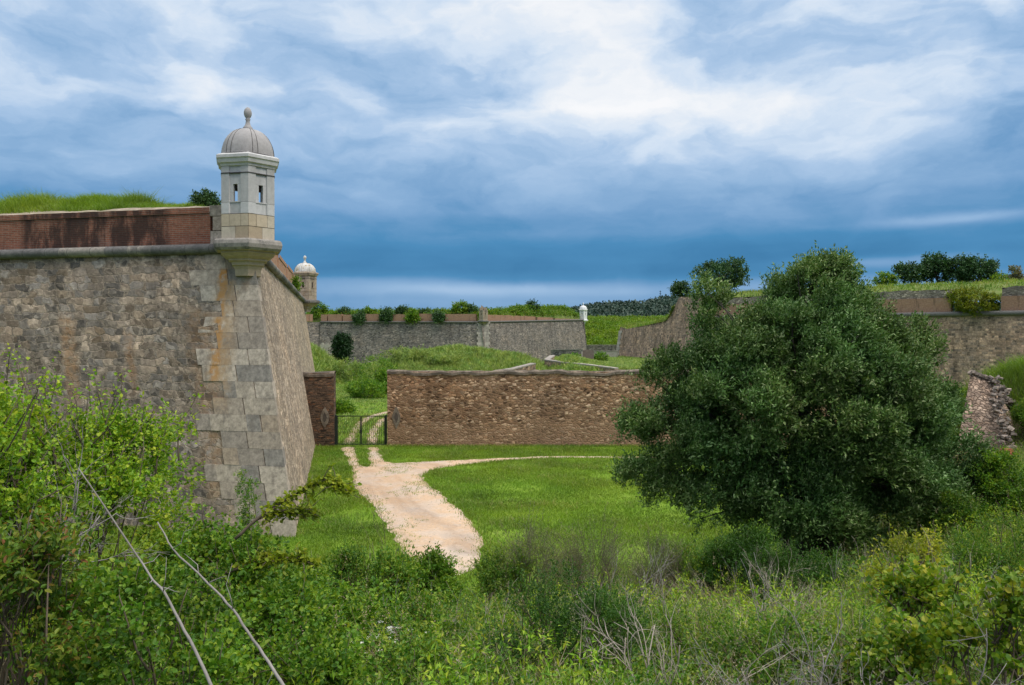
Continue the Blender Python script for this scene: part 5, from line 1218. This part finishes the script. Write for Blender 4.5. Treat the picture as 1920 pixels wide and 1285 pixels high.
# grass on the ramparts
tq, dq = rng.uniform(9, LL, 16000), rng.uniform(.5, 4.5, 16000); kk = rng.uniform(size=16000) < sstep(tq, 6.5, 9.5) * np.clip((dq - .9) * 1.2, 0.04, 1)
tq2, dq2 = rng.uniform(2.2, 10, 6000), rng.uniform(1.0, 4.5, 6000)
tq, dq = np.r_[tq[kk], tq2], np.r_[dq[kk], dq2]
hq = np.where(tq > 7, rng.uniform(.2, .75, len(tq)), rng.uniform(.06, .30, len(tq))) * (.1 + 1.7 * fbm(tq * .8, dq * .6, 0, 22) ** 1.3)
P = o_ + LD * tq[:, None] - nL * (.33 + dq[:, None]); P[:, 2] = fill_height(tq, dq) - .03
V, F = blades(rng, np.repeat(P, 3, 0) + rng.normal(size=(len(P) * 3, 3)) * [.06, .06, 0], np.repeat(hq, 3), .022, .6)
tag(build('rampart_grass', V, F, LM['grass']), 'bright tall grass on top of the near brick parapet', 'grass', None, 'stuff')
def grid_pts(G_, n):
    nv, nu = G_.shape[:2]; a, b = rng.uniform(0, nv - 1.001, n), rng.uniform(0, nu - 1.001, n); i, j = a.astype(int), b.astype(int); f, g_ = (a - i)[:, None], (b - j)[:, None]
    return (G_[i, j] * (1 - f) + G_[i + 1, j] * f) * (1 - g_) + (G_[i, j + 1] * (1 - f) + G_[i + 1, j + 1] * f) * g_
P = grid_pts(EGRID[1:], 16000); V, F = blades(rng, P, rng.uniform(.2, .8, len(P)), .10, .4)
tag(build('rampart_grass', V, F, LM['tall']), 'green grass along the top of the right hand bastion', 'grass', None, 'stuff')
P = grid_pts(LOWGRID, 5000); V, F = blades(rng, P, rng.uniform(.3, 1.0, len(P)), .10, .4)
tag(build('rampart_grass', V, F, LM['tall']), 'yellowish grass on the stepped end of the right hand bastion', 'grass', None, 'stuff')
xq = rng.uniform(-50, 19, 9000); dq = rng.uniform(.8, 8, 9000); yb = np.where(xq < SAL[0], np.interp(xq, [-46, SAL[0]], [190.5, 183.5]), np.interp(xq, [SAL[0], 21], [183.5, 227.5]))
zq = np.where(xq < SAL[0], zS, np.interp(xq, [SAL[0], 21], [zS, zE])) + 1.2 + (1.3 + 1.0 * sstep(xq, -6, 4)) * sstep(dq, 0, 5) * sstep(xq, 20, 14)
V, F = blades(rng, np.c_[xq, yb + 1.3 + dq, zq], rng.uniform(.3, 1.0, len(xq)), .14, .4)
tag(build('rampart_grass', V, F, LM['grass']), 'green grass along the top of the far bastion', 'grass', None, 'stuff')
wq = rng.choice(len(xq), 1500); C_w = np.c_[xq, yb + 1.3 + dq, zq][wq]; C_w[:, 1] -= np.minimum(dq[wq], 1.2) * .8
V, F, *_ = sprays(rng, C_w, np.tile([0, -.2, 1.], (1500, 1)), 3, 5, .9, .4, .22, .3, .9)
tag(build('rampart_weeds', V, F, LM['weed']), 'mixed weeds growing along the top of the far bastion', 'weeds', None, 'stuff')
# grass on the right mound behind the ruined wall and on the right bank
mx_, my_ = rng.normal(size=9000) * 2.6 + 18.4, rng.normal(size=9000) * 2.6 + 28.6; ok = (my_ < edge_y(mx_) + .2) | (mx_ > 15); ok &= ~((my_ < 27.2) & (mx_ < 17)); mx_, my_ = mx_[ok], my_[ok]
V, F = blades(rng, np.repeat(np.c_[mx_, my_, H(mx_, my_)], 3, 0) + rng.normal(size=(len(mx_) * 3, 3)) * [.1, .1, 0], rng.uniform(.25, .8, len(mx_) * 3), .02, .4)
tag(build('mound_grass', V, F, LM['grass']), 'fresh green grass on the mound behind the crumbling wall', 'grass', None, 'stuff')
# rough green slope far between the bastions
n = 9000; xq, yq = rng.uniform(20, 75, n), rng.uniform(236, 305, n); g = np.c_[xq, yq, H(xq, yq)]
V, F, *_ = sprays(rng, g, np.tile([0, -.3, 1.], (n, 1)), 2, 5, 1.2, .7, .4, .4, .9)
tag(build('slope_scrub', V, F, LM['grass']), 'green scrub covering the far slope between the bastions', 'scrub', None, 'stuff')
# far wood on the hill
n = 5200; xq, yq = rng.uniform(60, 620, n), rng.uniform(640, 1120, n); zq = hill_z(xq, yq)
hq = rng.uniform(5, 10, n); CC = np.repeat(np.c_[xq, yq, zq + hq * .55], 14, 0); sc_ = np.repeat(np.c_[hq * .36, hq * .36, hq * .52], 14, 0)
dv = nrm(rng.normal(size=CC.shape)); Pq = CC + dv * sc_ * rng.uniform(.6, 1, (len(CC), 1))
V, F = leaf_geo(Pq, nrm(dv + rng.normal(size=dv.shape) * .6), nrm(dv + [0, -.2, .4]), rng.uniform(1.8, 3.4, len(Pq)), 2.4)
tag(build('distant_wood', V, F, LM['wood']), 'dark wood covering the distant hill', 'wood', None, 'stuff')

# ------------------------------------------------------------------ smaller trees and bushes farther off
def small_tree(name, label, px, ybase, ytop, wpx, D, mat, seed, n_cl=170, L=.45, Wd=.3, n_l=5, flat=1.0, cat='tree', group=None, zbase=None, trunk=True, low=-.95):
    r = np.random.default_rng(seed); s = D / F_PX; x = xat(px, D); zb_ = zat(ybase, D) if zbase is None else zbase; zt_ = zat(ytop, D); h = zt_ - zb_; rx = wpx / 2 * s
    t = empty(name, (x, D, zb_), label, cat, group)
    lb = [(x, D, zb_ + h * .52, rx * .78, rx * .7, h * .46)]
    if cat != 'tree': lb += [(x, D, zb_ + h * .26, rx * .82, rx * .75, h * .28)]
    for i in range(n_l):
        a = r.uniform(0, 6.28); lb.append((x + rx * .6 * math.cos(a), D + rx * .5 * math.sin(a), zb_ + h * r.uniform(.35, .8), rx * .4, rx * .4, h * r.uniform(.15, .24)))
    C, O = lobe_points(r, lb, n_cl, .5, low)
    V, F, *_ = sprays(r, C, O, 4, 7, L * 2.0, L, Wd, .2, .8, cr=L * .5)
    build('crown' if cat == 'tree' else 'leaves', V, F, LM[mat], t)
    pol = [(bent(r, np.array([x, D, zb_ - .3]), np.array([x, D, zb_ + h * .6]), 5, .05), max(.05, rx * .06), rx * .03)]
    for i in range(8): pol.append((bent(r, np.array([x, D, zb_ + h * .2]), C[r.integers(len(C))], 5, .08), rx * .03, rx * .01))
    tubes(MB(), pol, 6).build('trunk' if cat == 'tree' else 'stems', M['bark'], t, True); return t
small_tree('tree', 'round dark tree standing alone on the right hand bastion end', 1349, 552, 489, 104, 152, 'far', 401, 315, .38, .26, 12)
small_tree('tree', 'small tree just left of the round dark tree', 1277, 556, 533, 40, 156, 'far', 402, 90, .4, .26, 3)
small_tree('tree', 'low broad tree, left end of the group on the right skyline', 1708, 534, 497, 56, 140, 'far', 403, 142, .4, .26, 9)
small_tree('tree', 'tallest narrow crowned tree of the group on the right skyline', 1756, 536, 478, 48, 139, 'far', 404, 172, .4, .26, 10)
small_tree('tree', 'slim tree right of the tallest one on the skyline', 1795, 538, 484, 46, 137, 'far', 405, 157, .4, .26, 10)
small_tree('tree', 'widest tree at the right end of the skyline group', 1833, 540, 486, 64, 135, 'far', 406, 195, .4, .26, 11)
small_tree('bush', 'small grey green bush left of the skyline tree group', 1660, 535, 515, 40, 138, 'weed', 407, 60, .35, .25, 3, cat='bush')
small_tree('bush', 'pale bush right of the skyline tree group', 1872, 545, 518, 60, 132, 'weed', 408, 100, .35, .25, 3, cat='bush')
small_tree('bush', 'bush cut by the right picture edge on the skyline', 1915, 545, 503, 40, 126, 'heath', 409, 90, .35, .25, 3, cat='bush')
small_tree('gorse_bush', 'bright yellow green bush filling the gap in the right parapet', 1830, 592, 540, 92, 113.5, 'gorse', 410, 330, .26, .18, 5, cat='bush', low=-.95)
small_tree('cypress', 'dark upright cypress against the far bastion wall', 640, 692, 629, 34, 150, 'cypress', 411, 260, .4, .22, 4, low=-1)
for i, (px, yb_, yt, wp, lab) in enumerate([(598, 590, 571, 26, 'small tree at the left end of the far bastion top'), (645, 592, 580, 26, 'low bush above the leftmost merlons of the far bastion'), (673, 603, 585, 22, 'dark bush in the first embrasure of the far bastion'),
        (694, 592, 582, 22, 'small round bush behind the merlon after the first embrasure'), (724, 603, 578, 26, 'taller dark bush in the second embrasure of the far bastion'), (757, 592, 579, 30, 'rounded bush behind the merlon after the second embrasure'),
        (774, 603, 583, 28, 'broad dark bush in the third embrasure of the far bastion'), (824, 604, 585, 24, 'dark bush in the fourth embrasure of the far bastion'), (798, 592, 583, 26, 'low bush between the third and fourth embrasure'),
        (864, 591, 568, 38, 'biggest round bush on the far bastion, left of its pale pier'), (884, 591, 575, 22, 'small bush touching the biggest round bush of the far bastion'), (996, 589, 567, 24, 'lone round bush on the grass right of the pale pier'), (970, 589, 577, 18, 'tiny bush left of the lone round bush')]):
    small_tree('bush', lab, px, yb_, yt, wp, np.interp(px, [596, 905, 1100], [190.5, 184, 228]) + (3.5 if yb_ < 600 else -.3), 'far' if i % 3 else 'weed', 420 + i, 60 if wp < 30 else 120, .4, .28, 3, cat='bush', group='bushes on the far bastion')
for i, (px, D, yt, wp, mt, lab) in enumerate([(705, 99, 664, 84, 'weed', 'big rounded willowy bush behind the gate, left of the brown wall top'), (690, 92, 716, 76, 'lush', 'low dense bush seen through the gate opening above the gate'), (655, 112, 676, 60, 'reed', 'soft grey green bush at the foot of the cypress'),
        (770, 118, 655, 100, 'reed', 'broad pale green bush on the crest of the grassy mound'), (830, 116, 668, 90, 'reed', 'low spreading bush where the grassy mound slopes down'), (722, 96, 698, 30, 'lush', 'small dark bush tucked against the edge of the brown wall'), (640, 74, 762, 40, 'lush', 'small grass clump bush low behind the gate at left')]):
    x = xat(px, D); small_tree('bush', lab, px, 0, yt, wp, D, mt, 450 + i, 200, .30, .10, 4, cat='bush', zbase=ground_at(x, D) - .1)
small_tree('bush', 'small green bush left of the upright stone slab', 1078, 684, 664, 24, 132, 'lush', 470, 60, .25, .15, 3, cat='bush')
small_tree('bush', 'low green bush right of the upright stone slab', 1125, 684, 662, 30, 136, 'lush', 471, 70, .25, .15, 3, cat='bush')
small_tree('bush', 'dark green bush on the near rampart touching the sentry box', 386, 388, 366, 40, 33.0, 'far', 472, 90, .12, .06, 6, cat='bush')
small_tree('bush', 'little bush growing among the bricks of the right face parapet', 556, 545, 520, 14, 58, 'lush', 473, 40, .12, .08, 3, cat='bush')
small_tree('sapling', 'slim dark sapling growing against the foot of the bastion wall', 468, 950, 872, 40, 26.3, 'weed', 474, 80, .09, .035, 4, cat='sapling', zbase=0.0)
# loose stones along the brink of the bank
for i, (px, D, n_, rr_, lab) in enumerate([(1262, 14.2, 46, .55, 'heap of pale rubble stones at the brink of the bank left of the tree'), (845, 9.6, 9, .3, 'few pale stones lying in the undergrowth below the track end'), (1075, 13.4, 12, .3, 'small pile of stones between the heath bushes')]):
    b = gp(px, D); t = empty('rubble_heap', b, lab, 'rubble'); rubble_pile(m_ := MB(), b[0], b[1], b[2] + .05, n_, rr_, .05, .16, np.random.default_rng(500 + i)); m_.build('stones', M['stone'], t)
